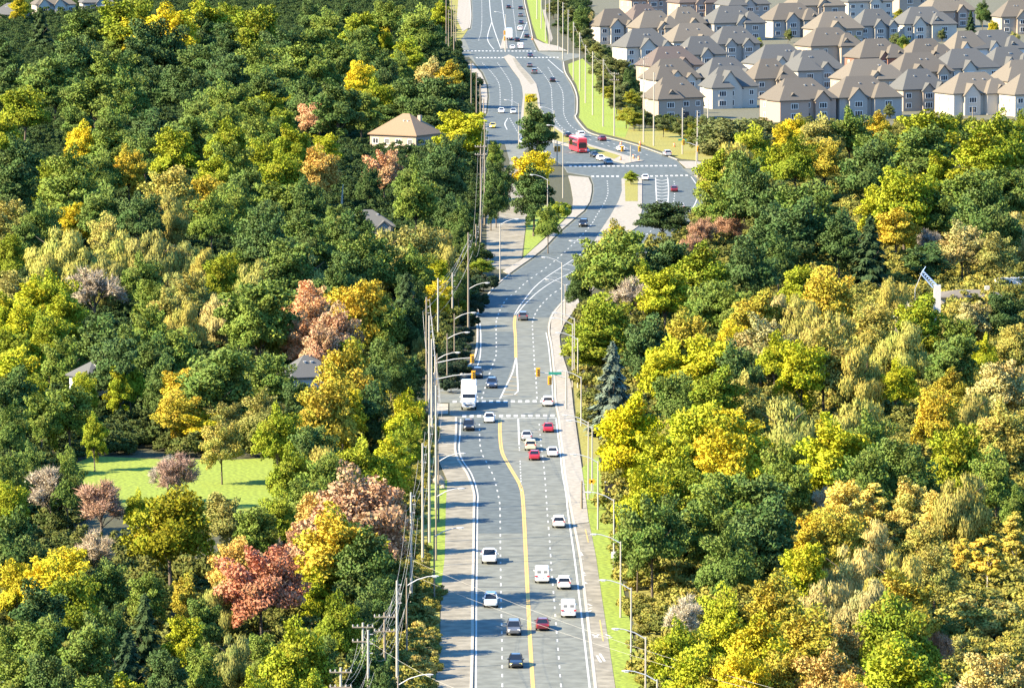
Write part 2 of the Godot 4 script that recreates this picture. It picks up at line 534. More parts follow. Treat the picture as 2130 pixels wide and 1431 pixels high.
func build_markings() -> void:
	var road: Node = get_node("road")
	var sb := [[1045, 1450], [1044, 1330], [1042, 1240], [1041, 1160], [1040, 1060], [1038, 1040], [1033, 1015], [1026, 990], [1015, 968], [1003, 945], [998, 920], [997, 874]]
	dashes(sb, road)
	dashes([[1002, 830], [1014, 790], [1026, 755], [1032, 735], [1032, 675], [1035, 659], [1043, 639], [1055, 621], [1071, 609], [1097, 585], [1131, 561], [1162, 536], [1189, 511], [1210, 490], [1231, 466], [1242, 447], [1253, 430], [1262, 412], [1265, 398], [1263, 374]], road, 2.6, 4.9, 0.24)
	dashes([[1169, 1450], [1160, 1340], [1152, 1240], [1147, 1180], [1143, 1120], [1138, 1060], [1134, 1000], [1130, 960], [1125, 920], [1121, 874]], road)
	dashes([[1117, 830], [1115, 790], [1112, 760], [1110, 725], [1108, 690], [1108, 670], [1115, 650], [1125, 636], [1142, 618], [1158, 606], [1193, 584], [1230, 563], [1280, 533], [1330, 500], [1375, 462], [1398, 430], [1404, 400], [1402, 374]], road, 2.6, 4.9, 0.24)
	stripe([[1080, 926], [1078, 872]], 0.28, "white_paint", road)
	dashes([[1085, 1022], [1083, 990], [1082, 960], [1080, 928]], road, 1.5, 2.0)
	# edge lines
	stripe([[990, 1450], [990.5, 1330], [991, 1240], [992, 1160], [993, 1060], [993, 1025], [980, 985], [963, 960], [955, 937], [957, 900], [958, 872]], 0.2, "white_paint", road)
	stripe([[1229, 1450], [1217, 1343], [1206, 1250], [1195, 1160], [1182, 1070], [1178, 1030], [1170, 985], [1165, 937], [1160, 900], [1157, 872]], 0.24, "white_paint", road)
	stripe([[1150, 830], [1147, 780], [1141, 720], [1136, 692]], 0.2, "white_paint", road)
	stripe([[966, 828], [985, 780], [998, 745], [1000, 700], [998, 672]], 0.2, "white_paint", road)
	# yellow lines between the two ways
	for o in [-2.1, 2.1]:
		stripe([[1110 + o, 1450], [1103 + o, 1340], [1098 + o, 1240], [1094 + o, 1160], [1089 + o, 1060], [1085 + o, 1020], [1077 + o, 1000], [1068 + o, 985], [1058 + o, 968], [1048 + o, 950], [1043 + o, 935], [1040 + o, 905], [1040 + o, 874]], 0.24, "yellow_paint", road)
		stripe([[1073 + o * 0.8, 745], [1072 + o * 0.8, 700], [1070 + o * 0.8, 675], [1072 + o * 0.8, 655]], 0.24, "yellow_paint", road)
	stripe([[1073, 745], [1066, 775], [1052, 805], [1040, 830]], 0.26, "white_paint", road)
	stripe([[1074, 745], [1076, 780], [1077, 815], [1070, 821], [1043, 825]], 0.26, "white_paint", road)
	for i in 5:
		var y := 784.0 + i * 9.0
		stripe([[1064 - (y - 775) * 0.45, y], [1076.5, y + 1.5]], 0.3, "yellow_paint", road)
	stripe([[1070, 655], [1080, 638], [1090, 625], [1110, 600], [1135, 578], [1165, 558], [1200, 535], [1222, 520]], 0.22, "white_paint", road)
	stripe([[1074, 655], [1086, 640], [1100, 625], [1122, 605], [1152, 585], [1195, 563], [1232, 530]], 0.22, "white_paint", road)
	for i in 6:
		stripe([[1128 + i * 13.0, 586 - i * 9.0], [1146 + i * 13.0, 586 - i * 8.0]], 0.3, "white_paint", road)
	# stop lines and crossings
	stripe([[1042, 871], [1158, 870]], 0.5, "white_paint", road)
	crossing([958, 866], [1157, 865], road)
	crossing([938, 836], [1150, 835], road)
	crossing([1182, 346], [1410, 345], road, 4.0)
	crossing([1228, 367], [1290, 367], road, 4.0)
	crossing([1340, 367], [1434, 365], road, 4.0)
	crossing([962, 106], [1116, 106.5], road, 4.5)
	crossing([988, 120], [1164, 119.5], road, 4.5)
	stripe([[1178, 338], [1262, 340]], 0.5, "white_paint", road)
	stripe([[1044, 122.5], [990, 122.5]], 0.5, "white_paint", road)
	# chevrons south of the wide crossing
	stripe([[1364, 370], [1365, 396], [1367, 430]], 0.26, "white_paint", road)
	stripe([[1389, 370], [1391, 396], [1389, 430]], 0.26, "white_paint", road)
	for i in 8:
		var y := 374.0 + i * 6.5
		stripe([[1365, y], [1377, y + 2.2], [1390, y]], 0.75, "white_paint", road)
	stripe([[1438, 368], [1449, 384], [1453, 398], [1446, 425], [1428, 448]], 0.24, "white_paint", road)
	# lanes beyond the crossings
	for l in [
		[[1003, 131], [1020, 148], [1035, 168], [1040, 190], [1040, 235]], [[1035, 131], [1048, 150], [1060, 170], [1065, 190], [1064, 235]],
		[[1118, 140], [1135, 160], [1146, 180], [1148, 205], [1152, 240], [1175, 270], [1240, 295], [1330, 325]], [[1140, 140], [1155, 165], [1168, 185], [1172, 205], [1174, 240], [1195, 268], [1250, 290], [1360, 327]],
		[[1001, -40], [1002, 50], [995, 85]], [[1068, -40], [1066, 0], [1070, 40], [1078, 100]], [[1060, 246], [1090, 290], [1150, 322]],
	]:
		dashes(l, road, 3.0, 5.0, 0.26)
	for l in [
		[[1016, -40], [1018, 0], [1023, 45], [1042, 102]], [[1023, 45], [1014, 80], [1027, 103]], [[1043, -40], [1044, 0], [1052, 66]], [[1096, 46], [1083, 80]],
		[[1140, 124], [1172, 152]], [[1056, 246], [1050, 258], [1055, 270]], [[1184, 318], [1216, 312]], [[1218, 313], [1262, 338]],
	]:
		stripe(l, 0.26, "white_paint", road)
	# writing sprayed on the path during survey work
	for a in [[[1204, 1098], [1212, 1098]], [[1206, 1146], [1211, 1146]], [[1207, 1150], [1212, 1158]], [[1208, 1165], [1215, 1165]], [[1210, 1188], [1216, 1196]], [[1212, 1200], [1219, 1198]], [[1214, 1212], [1221, 1216]], [[1222, 1250], [1231, 1250]], [[1222, 1258], [1231, 1262]], [[1224, 1268], [1232, 1266]], [[1222, 1276], [1230, 1272]], [[1232, 1322], [1244, 1328]], [[1236, 1328], [1246, 1322]], [[1260, 1322], [1270, 1326]], [[1262, 1330], [1274, 1328]], [[1242, 1366], [1250, 1380]], [[1248, 1362], [1258, 1378]]]:
		part("survey_mark", band(metres(a), 0.3, 0.146), mats.white_paint, get_node("path_001"))
	for a in [[[1218, 1103], [1224, 1130]], [[1248, 1292], [1255, 1336]]]:
		part("survey_mark", band(metres(a), 0.16, 0.15), mats.yellow_paint, get_node("path_001"))


# ---------------------------------------------------------------- houses
func hip_roof(w: float, d: float, rise: float, over: float, base: float) -> ArrayMesh:
	var b := MB.new()
	var x := w / 2 + over
	var z := d / 2 + over
	var e := Vector3(0, base, 0)
	var ridge := absf(x - z) + 0.25
	var r1 := Vector3(-ridge, base + rise, 0) if x >= z else Vector3(0, base + rise, -ridge)
	var r2 := -r1 + Vector3(0, 2 * (base + rise), 0)
	var c := [e + Vector3(-x, 0, -z), e + Vector3(x, 0, -z), e + Vector3(x, 0, z), e + Vector3(-x, 0, z)]
	if x >= z:
		b.quad(c[3], c[2], r2, r1, Vector3(0, 1, 1))
		b.quad(c[0], c[1], r2, r1, Vector3(0, 1, -1))
		b.tri(c[0], c[3], r1, Vector3(-1, 1, 0))
		b.tri(c[1], c[2], r2, Vector3(1, 1, 0))
	else:
		b.quad(c[0], c[3], r2, r1, Vector3(-1, 1, 0))
		b.quad(c[1], c[2], r2, r1, Vector3(1, 1, 0))
		b.tri(c[0], c[1], r1, Vector3(0, 1, -1))
		b.tri(c[3], c[2], r2, Vector3(0, 1, 1))
	# soffit and fascia under the eaves
	var dn := Vector3(0, -0.24, 0)
	for k in 4:
		b.quad(c[k], c[(k + 1) % 4], c[(k + 1) % 4] + dn, c[k] + dn, (c[k] + c[(k + 1) % 4]) / 2 - e)
	b.quad(c[0] + dn, c[1] + dn, c[2] + dn, c[3] + dn, Vector3.DOWN)
	return b.mesh()


# a roof with a ridge running back from the front (along z); its front end is open for a gable wall
func gable_roof(w: float, long: float, rise: float, over: float) -> ArrayMesh:
	var b := MB.new()
	var x := w / 2 + over
	var drop := -over * rise / (w / 2)
	var th := Vector3(0, -0.2, 0)
	for s in [-1.0, 1.0]:
		var a := Vector3(s * x, drop, 0.35)
		var c := Vector3(0, rise, 0.35)
		var e := Vector3(0, rise, -long)
		var f := Vector3(s * x, drop, -long)
		b.quad(a, c, e, f, Vector3(s, 1, 0))
		b.quad(a + th, c + th, e + th, f + th, Vector3(-s, -1, 0))
		b.quad(a, c, c + th, a + th, Vector3(0, 0, 1))
		b.quad(a, f, f + th, a + th, Vector3(s, 0, 0))
	return b.mesh()


func gable_wall(w: float, tall: float, rise: float, deep: float) -> ArrayMesh:
	var b := MB.new()
	var x := w / 2
	var p := [Vector3(-x, 0, 0), Vector3(x, 0, 0), Vector3(x, tall, 0), Vector3(0, tall + rise, 0), Vector3(-x, tall, 0)]
	b.tri(p[0], p[1], p[2], Vector3(0, 0, 1))
	b.tri(p[0], p[2], p[4], Vector3(0, 0, 1))
	b.tri(p[4], p[2], p[3], Vector3(0, 0, 1))
	var bk := Vector3(0, 0, -deep)
	b.quad(p[1], p[2], p[2] + bk, p[1] + bk, Vector3(1, 0, 0))
	b.quad(p[0], p[4], p[4] + bk, p[0] + bk, Vector3(-1, 0, 0))
	return b.mesh()


func window_frame(w: float, h: float, bars: int) -> ArrayMesh:
	var key := "frame_%.2f_%.2f_%d" % [w, h, bars]
	if mats.has(key):
		return mats[key]
	var b := MB.new()
	var t := 0.17
	b.box(Vector3(0, h / 2 - t / 2, 0), Vector3(w, t, 0.14))
	b.box(Vector3(0, -h / 2 + t / 2, 0), Vector3(w, t, 0.14))
	for s in [-1.0, 1.0]:
		b.box(Vector3(s * (w / 2 - t / 2), 0, 0), Vector3(t, h - 2 * t, 0.14))
	for i in bars:
		b.box(Vector3(-w / 2 + w * (i + 1) / (bars + 1), 0, 0), Vector3(0.12, h - 2 * t, 0.1))
	mats[key] = b.mesh()
	return mats[key]


func pane_mesh(w: float, h: float) -> BoxMesh:
	var key := "pane_%.2f_%.2f" % [w, h]
	if not mats.has(key):
		var b := BoxMesh.new()
		b.size = Vector3(w - 0.2, h - 0.2, 0.05)
		mats[key] = b
	return mats[key]


func add_window(parent: Node, at: Vector3, turn: float, w: float, h: float, bars: int) -> void:
	var f := part("window", window_frame(w, h, bars), mats.white_trim, parent, at)
	f.rotation.y = turn
	part("pane", pane_mesh(w, h), mats.house_glass, f, Vector3(0, 0, -0.02))


func house(at: Vector3, turn: float, w: float, d: float, wall: String, roof: String, gables: Array, label: String, group := "houses of the hillside estate", rise := 4.6, eaves := 6.0, winged := false) -> Node3D:
	var o := thing("house", label, "house", at, turn, group)
	var b := MB.new()
	b.box(Vector3(0, eaves / 2, 0), Vector3(w, eaves, d))
	part("wall", b.mesh(), mats[wall], o)
	var r := part("roof", hip_roof(w, d, rise, 0.5, eaves + 0.24), mats[roof], o)
	# a wing with a lower hip roof of its own
	if winged:
		var ww := w * rng.randf_range(0.42, 0.56)
		var wd := d * 0.72
		var side := 1.0 if rng.randf() < 0.6 else -1.0
		var mid := Vector3(side * (w / 2 - ww / 2 + 0.6), 0, d / 2 - wd / 2 + 2.1)
		b = MB.new()
		b.box(Vector3(0, eaves / 2 - 0.1, 0), Vector3(ww, eaves - 0.2, wd))
		var wing := part("wing", b.mesh(), mats[wall], o, mid)
		part("wing_roof", hip_roof(ww, wd, rise * 0.72, 0.45, eaves + 0.1), mats[roof], wing)
		for row in 2:
			add_window(wing, Vector3(0, 1.7 if row == 0 else eaves - 1.7, wd / 2 + 0.06), 0.0, 2.4, 1.7, 2)
	# chimney and vents on the roof
	var ch := BoxMesh.new()
	ch.size = Vector3(0.9, 2.2, 0.9)
	if rng.randf() < 0.45:
		part("chimney", ch, mats[wall], r, Vector3(w * rng.randf_range(0.18, 0.34), eaves + rise * 0.75, -d * 0.12))
	if not mats.has("vent_mesh"):
		var vb := MB.new()
		vb.box(Vector3(0, 0.25, 0), Vector3(0.35, 0.5, 0.35))
		vb.box(Vector3(0, 0.56, 0), Vector3(0.55, 0.1, 0.55))
		mats["vent_mesh"] = vb.mesh()
	for k in 2:
		var vx := rng.randf_range(-0.18, 0.2) * w
		part("roof_vent", mats.vent_mesh, mats.galvanised, r, Vector3(vx, eaves + rise * 0.62, d * 0.19))
	# projecting gabled bays on the front
	var covered := []
	for g in gables:
		var gw: float = g[1] * 1.15
		var gx: float = g[0] * w
		var gr: float = gw * 0.56 * g[2]
		covered.append([gx - gw / 2 - 0.2, gx + gw / 2 + 0.2])
		var bay := part("gabled_bay", gable_wall(gw, eaves, gr, 1.2), mats[wall], o, Vector3(gx, 0, d / 2 + 1.1))
		part("bay_roof", gable_roof(gw, d * 0.5 + 1.0, gr, 0.4), mats[roof], bay, Vector3(0, eaves + 0.12, 0))
		var bw := minf(gw - 1.0, 2.6)
		add_window(bay, Vector3(0, eaves - 1.7, 0.06), 0.0, bw, 1.7, 2)
		add_window(bay, Vector3(0, 1.7, 0.06), 0.0, bw, 1.9, 2)
	# windows on the two storeys
	var n := int(w / 3.4)
	for row in 2:
		for i in n:
			var x := -w / 2 + w * (i + 0.5) / n
			var clear := true
			for c in covered:
				if x + 1.0 > c[0] and x - 1.0 < c[1]:
					clear = false
			if not clear:
				continue
			if row == 0 and i == n / 2:
				var dm := BoxMesh.new()
				dm.size = Vector3(1.7, 2.3, 0.12)
				part("door", dm, mats.house_glass, o, Vector3(x, 1.15, d / 2 + 0.05))
			else:
				add_window(o, Vector3(x, 1.7 if row == 0 else eaves - 1.6, d / 2 + 0.06), 0.0, [1.9, 1.5][i % 2], 1.6, 1)
	for row in 2:
		for i in 2:
			add_window(o, Vector3(-w / 2 - 0.06, 1.7 if row == 0 else eaves - 1.6, (i - 0.5) * d * 0.45), PI / 2, 1.1, 1.5, 1)
	return o


func build_houses() -> void:
	var brick := noise_texture(0.09, 0.72, 1.0, 4, 512, 31)
	var shingle := noise_texture(0.09, 0.5, 1.0, 5, 512, 33)
	for a in [["tan_brick", lin(0.50, 0.41, 0.32)], ["pink_brick", lin(0.54, 0.39, 0.30)], ["cream_stone", lin(0.68, 0.62, 0.52)], ["grey_stone", lin(0.46, 0.44, 0.40)], ["red_brick", lin(0.36, 0.17, 0.12)], ["white_siding", lin(0.72, 0.71, 0.68)]]:
		grain_mat(a[0], a[1], brick, 6.0, 0.9)
	for a in [["brown_roof", lin(0.215, 0.188, 0.152)], ["tan_roof", lin(0.27, 0.235, 0.185)], ["slate_roof", lin(0.175, 0.178, 0.172)], ["mauve_roof", lin(0.20, 0.16, 0.14)], ["orange_roof", lin(0.42, 0.29, 0.18)]]:
		grain_mat(a[0], a[1], shingle, 5.0, 0.95)
	# left edge, right edge and ridge row in the photograph, wall, roof, gables across the front, turn
	var t := [
		[1350, 1451, 160, "tan_brick", "brown_roof", [[-0.22, 4.4, 0.9]], 19], [1468, 1564, 138, "cream_stone", "slate_roof", [[-0.12, 6.6, 1.15]], 14], [1597, 1724, 162, "pink_brick", "brown_roof", [[-0.28, 3.6, 0.9], [0.24, 4.2, 0.9]], 20],
		[1725, 1850, 158, "grey_stone", "brown_roof", [[-0.2, 5.0, 0.9]], 19], [1861, 1957, 143, "tan_brick", "slate_roof", [[0.05, 3.4, 0.9], [0.34, 3.0, 1.1]], 20], [1955, 2092, 150, "cream_stone", "tan_roof", [[-0.2, 4.6, 1.0], [0.3, 3.8, 1.0]], 20], [2089, 2205, 152, "cream_stone", "tan_roof", [[-0.1, 4.4, 1.0]], 20],
		[1345, 1445, 122, "cream_stone", "brown_roof", [[-0.05, 4.6, 0.9], [0.25, 3.0, 0.9]], 20], [1338, 1450, 96, "pink_brick", "mauve_roof", [[0.1, 4.6, 0.9]], 19], [1453, 1557, 119, "grey_stone", "slate_roof", [[0.3, 3.6, 1.1]], 22], [1556, 1640, 122, "tan_brick", "brown_roof", [[0.18, 3.6, 1.0]], 18],
		[1557, 1678, 92, "cream_stone", "slate_roof", [[-0.1, 3.8, 1.0], [0.28, 3.2, 1.0]], 20], [1640, 1745, 104, "grey_stone", "slate_roof", [[0.1, 4.2, 0.9]], 18], [1734, 1872, 122, "tan_brick", "tan_roof", [[0.0, 4.4, 0.9]], 20], [1840, 1978, 109, "tan_brick", "brown_roof", [[-0.16, 4.6, 0.9], [0.3, 3.4, 1.0]], 20], [1937, 2074, 101, "cream_stone", "slate_roof", [[-0.08, 4.0, 1.0]], 20], [2045, 2142, 97, "white_siding", "slate_roof", [[-0.1, 4.2, 1.1], [0.3, 3.0, 1.1]], 20], [2072, 2180, 124, "tan_brick", "tan_roof", [[0.1, 4.0, 1.0]], 20],
		[1668, 1775, 57, "tan_brick", "brown_roof", [[0.2, 4.4, 0.9]], 20], [1771, 1872, 80, "red_brick", "brown_roof", [[0.0, 3.0, 1.1], [0.32, 3.0, 1.1]], 20], [1878, 1969, 80, "red_brick", "brown_roof", [[0.05, 3.0, 1.1], [0.34, 2.8, 1.1]], 20], [1968, 2047, 64, "white_siding", "tan_roof", [[-0.2, 3.6, 1.1]], 22], [2003, 2120, 62, "white_siding", "slate_roof", [[-0.1, 3.6, 1.1], [0.25, 3.2, 1.1]], 20],
		[1235, 1312, 18, "cream_stone", "brown_roof", [[-0.05, 4.4, 0.9], [0.32, 3.0, 1.0]], 20], [1287, 1386, 59, "cream_stone", "slate_roof", [[-0.05, 5.0, 0.9], [0.36, 3.2, 1.0]], 20], [1300, 1372, 8, "pink_brick", "mauve_roof", [[0.1, 3.6, 1.0]], 20], [1317, 1400, 22, "tan_brick", "tan_roof", [[0.1, 4.0, 0.9]], 20], [1383, 1492, 48, "cream_stone", "tan_roof", [[0.05, 4.0, 0.9]], 20],
		[1388, 1460, 14, "tan_brick", "tan_roof", [[0.1, 3.6, 0.9]], 20], [1411, 1500, 75, "grey_stone", "slate_roof", [[0.0, 3.6, 1.0]], 20], [1449, 1590, 12, "grey_stone", "slate_roof", [[0.1, 4.4, 1.0]], 20], [1478, 1570, 54, "grey_stone", "slate_roof", [[-0.2, 3.4, 0.9], [0.2, 3.4, 0.9]], 18], [1590, 1697, 6, "grey_stone", "brown_roof", [[-0.1, 4.6, 0.9], [0.34, 3.4, 1.0]], 18], [1684, 1784, 24, "tan_brick", "tan_roof", [[-0.1, 5.0, 0.9]], 18], [1776, 1858, 18, "grey_stone", "slate_roof", [[0.0, 3.8, 1.0], [0.35, 3.0, 1.0]], 18], [1854, 1982, 14, "cream_stone", "slate_roof", [[-0.2, 4.2, 1.0], [0.16, 4.2, 1.0]], 16], [1916, 2020, -12, "pink_brick", "tan_roof", [[0.2, 3.4, 1.0]], 16],
		[1640, 1740, -22, "tan_brick", "tan_roof", [[0.1, 4.4, 1.0]], 18], [1500, 1590, -24, "grey_stone", "slate_roof", [[0.0, 4.0, 1.0]], 18], [1400, 1490, -28, "pink_brick", "mauve_roof", [[0.0, 4.0, 1.0]], 18], [1745, 1850, -30, "cream_stone", "slate_roof", [[0.1, 4.0, 1.0]], 18], [1300, 1390, -34, "pink_brick", "mauve_roof", [[0.0, 4.0, 1.0]], 18], [1850, 1950, -40, "tan_brick", "brown_roof", [[0.0, 4.0, 1.0]], 18], [2075, 2160, 0, "tan_brick", "brown_roof", [[0.0, 4.0, 1.0]], 10],
	]
	var said := {"tan_brick": "tan brick", "pink_brick": "pinkish brick", "cream_stone": "cream stone", "grey_stone": "grey stone", "red_brick": "red brick", "white_siding": "white sided", "brown_roof": "brown", "tan_roof": "pale tan", "slate_roof": "slate grey", "mauve_roof": "mauve brown"}
	for a in t:
		var tall := 12.1
		var row := foot_row(a[2], tall)
		var cx: float = (a[0] + a[1]) / 2.0
		var turn := deg_to_rad(a[6] + 7.0)
		var wide: float = (a[1] - a[0]) / per_metre(row)
		var d := clampf(wide * 0.64, 8.5, 10.8)
		var w := clampf((wide * 1.14 - d * sin(turn) * 0.6) / cos(turn), 9.0, 19.0)
		var where := " in the front row" if a[2] > 135 else " behind the front row" if a[2] > 70 else " in the back rows"
		if a[0] < 1330 and a[2] < 135:
			where = " beside the roadside hedge"
		house(ground_at(cx, row), turn, w, d, a[3], a[4], a[5], "%s house with %s hip roof and %s%s" % [said[a[3]], said[a[4]], "one front gable" if a[5].size() == 1 else "two front gables", where], "houses of the hillside estate", 5.7, 6.2, rng.randf() < 0.65)
	# houses among the trees west of the road
	var og := "houses in the wood west of the road"
	var row := foot_row(236, 11.0)
	house(ground_at(845, row), deg_to_rad(-32), 14.5, 13.0, "tan_brick", "orange_roof", [], "house with a sunlit orange brown hip roof among the trees", og, 5.2, 5.6)
	row = foot_row(436, 8.0)
	house(ground_at(765, row), deg_to_rad(6), 10.5, 9.0, "grey_stone", "slate_roof", [[0.3, 2.6, 0.8]], "dark grey house in deep shade below the orange roofed house", og, 3.2, 4.6)
	row = foot_row(738, 8.0)
	house(ground_at(640, row), deg_to_rad(20), 8.0, 7.0, "white_siding", "slate_roof", [], "small house whose grey roof shows beside a golden tree", og, 3.4, 4.4)
	row = foot_row(748, 9.5)
	house(ground_at(200, row), deg_to_rad(35), 7.0, 6.0, "white_siding", "slate_roof", [], "white cottage glimpsed through yellow green leaves", og, 2.4, 6.8)
	row = foot_row(765, 7.0)
	house(ground_at(480, row), deg_to_rad(30), 8.0, 6.5, "white_siding", "slate_roof", [], "white sided house mostly hidden behind light green tree", og, 2.4, 4.4)
	row = foot_row(5, 8.0)
	house(ground_at(20, row), deg_to_rad(-10), 12.0, 10.0, "tan_brick", "slate_roof", [], "bungalow with broad grey roof at the wood's far edge", og, 4.0, 3.6)
	row = foot_row(-14, 9.5)
	house(ground_at(110, row), deg_to_rad(15), 15.0, 10.0, "cream_stone", "brown_roof", [[-0.3, 3.6, 1.1], [0.1, 3.6, 1.1]], "cream house with brown roof and white gables beyond the wood", og, 4.4, 5.4)
	row = foot_row(-16, 9.0)
	house(ground_at(200, row), deg_to_rad(12), 12.0, 10.0, "grey_stone", "slate_roof", [[0.1, 3.6, 1.0]], "grey house with slate roof next to the cream gabled house", og, 4.2, 5.2)
	# sheds and plant east of the road
	row = foot_row(607, 3.6)
	house(ground_at(2015, row), deg_to_rad(4), 12.0, 8.0, "cream_stone", "tan_roof", [], "low shed with tan roof beside the pale blue boom", "sheds in the yard", 1.0, 2.8)


# ---------------------------------------------------------------- trees
const TALL := {"round": [10.0, 13.0], "oval": [8.0, 13.0], "column": [4.5, 13.0], "cone": [7.0, 14.0], "willow": [11.0, 12.0], "twig": [10.0, 12.0], "shrub": [7.0, 5.0]}
var crowns := {}
var trunks := {}


func shade_of(r: RandomNumberGenerator, spread: float, warm: float) -> Color:
	var k := 1.0 + r.randf_range(-spread, spread)
	var h := r.randf_range(-warm, warm)
	return Color(k * (1.0 + h), k * (1.0 - h * 0.35), k * (1.0 - absf(h) * 0.3))


func on_sphere(r: RandomNumberGenerator) -> Vector3:
	var z := r.randf_range(-1.0, 1.0)
	var a := r.randf_range(0.0, TAU)
	var q := sqrt(1.0 - z * z)
	return Vector3(q * cos(a), z, q * sin(a))


# clumps of leaves spread over an uneven crown
func leafy(r: RandomNumberGenerator, mid: Vector3, radii: Vector3, clumps: int, clump: float, leaves: int, leaf: float, mode := "leaf") -> ArrayMesh:
	var b := MB.new()
	b.colored = true
	var spots := []
	var sum := 0.0
	for i in clumps:
		var d := on_sphere(r)
		if d.y < -0.35:
			d.y *= 0.4
			d = d.normalized()
		var far := r.randf_range(0.5, 0.86) if i > clumps / 6 else r.randf_range(0.1, 0.4)
		var size := clump * r.randf_range(0.55, 1.25) * (1.0 - 0.25 * maxf(d.y, 0.0))
		var p := mid + Vector3(d.x * radii.x, d.y * radii.y, d.z * radii.z) * far
		spots.append([p, size, shade_of(r, 0.17, 0.14), d])
		sum += size * size
	for s in spots:
		var count := int(leaves * s[1] * s[1] / sum)
		for i in count:
			var d := on_sphere(r)
			if d.dot(s[3]) < -0.25 and r.randf() < 0.75:
				d = -d
			var wob := r.randf_range(0.55, 1.2)
			var p: Vector3 = s[0] + Vector3(d.x, d.y * 0.62, d.z) * s[1] * wob
			var own := (d * 0.8 + Vector3.UP * 0.3 + on_sphere(r) * 0.95).normalized()
			var along := on_sphere(r)
			var tint := shade_of(r, 0.38, 0.09)
			b.col = Color(s[2].r * tint.r, s[2].g * tint.g, s[2].b * tint.b)
			var outward: Vector3 = (d * 0.75 + s[3] * 0.45 + Vector3(0, 0.1, 0)).normalized()
			var k := leaf * r.randf_range(0.6, 1.3)
			if mode == "willow":
				along = (Vector3.DOWN + on_sphere(r) * 0.3).normalized()
				own = (Vector3(d.x, d.y * 0.25, d.z) + on_sphere(r) * 0.5).normalized()
				b.leaf(p - Vector3(0, r.randf_range(0.0, 0.9), 0), own, along, k * 1.35, k * 0.45, outward)
			else:
				b.leaf(p, own, along, k, k * 0.62, outward)
	return b.mesh()


# boughs that reach out from the middle of the crown, each a flat uneven spray of leaves that droops at its tip
func boughs(r: RandomNumberGenerator, mid: Vector3, radii: Vector3, count: int, size: float, leaves: int, leaf: float) -> ArrayMesh:
	var b := MB.new()
	b.colored = true
	var list := []
	var sum := 0.0
	for i in count:
		var d := on_sphere(r)
		if d.y < -0.3:
			d.y *= 0.35
			d = d.normalized()
		var far := r.randf_range(0.42, 0.8) if i > count / 6 else r.randf_range(0.05, 0.4)
		var p := mid + Vector3(d.x * radii.x, d.y * radii.y, d.z * radii.z) * far
		var axis := (Vector3(d.x, d.y * 0.7 + r.randf_range(-0.1, 0.35), d.z) + on_sphere(r) * 0.3).normalized()
		var up := (Vector3.UP + on_sphere(r) * 0.35)
		up = (up - axis * up.dot(axis)).normalized()
		var k := size * r.randf_range(0.55, 1.35)
		list.append([p, axis, up, axis.cross(up), k, shade_of(r, 0.18, 0.15), d])
		sum += k * k
	for q in list:
		var n := int(leaves * q[4] * q[4] / sum)
		var k: float = q[4]
		for i in n:
			var u := on_sphere(r) * pow(r.randf(), 0.28)
			var p: Vector3 = q[0] + q[1] * u.x * k * 1.35 + q[3] * u.y * k * 0.95 + q[2] * (u.z * k * 0.5 - u.x * absf(u.x) * k * 0.28)
			var tint := shade_of(r, 0.4, 0.1)
			b.col = Color(q[5].r * tint.r, q[5].g * tint.g, q[5].b * tint.b)
			var own: Vector3 = (q[2] * 0.55 + q[6] * 0.5 + on_sphere(r) * 0.95).normalized()
			var outward: Vector3 = (q[6] * 0.7 + q[2] * 0.35 * signf(u.z) + q[1] * u.x * 0.4 + q[3] * u.y * 0.4).normalized()
			var s := leaf * r.randf_range(0.6, 1.35)
			b.leaf(p, own, on_sphere(r), s, s * 0.6, outward)
	return b.mesh()


func conifer(r: RandomNumberGenerator, w: float, h: float, sprays: int) -> ArrayMesh:
	var b := MB.new()
	b.colored = true
	for i in sprays:
		var f := pow(r.randf(), 0.62)              # 0 at the tip, 1 at the foot
		var y := h * (1.0 - f) * 0.94 + 0.5
		var layer := 0.78 + 0.22 * sin(y * 4.4 + r.randf() * 0.7)
		var a := r.randf_range(0.0, TAU)
		var reach := w * 0.6 * (0.06 + f * 0.94) * layer * (0.82 + 0.25 * sin(a * 5.0 + y * 1.7))
		var q := r.randf_range(0.45, 1.0)
		var out := Vector3(cos(a), 0, sin(a))
		var p := out * reach * q + Vector3(0, y - q * 0.5 * f, 0)
		var tint := shade_of(r, 0.32, 0.07)
		b.col = tint
		b.leaf(p, (Vector3.UP * 0.8 + out * 0.5 + on_sphere(r) * 0.55).normalized(), (out + Vector3.DOWN * 0.35 + on_sphere(r) * 0.3).normalized(), r.randf_range(0.35, 0.7), r.randf_range(0.14, 0.26), (out + Vector3.UP * 0.55).normalized())
	return b.mesh()


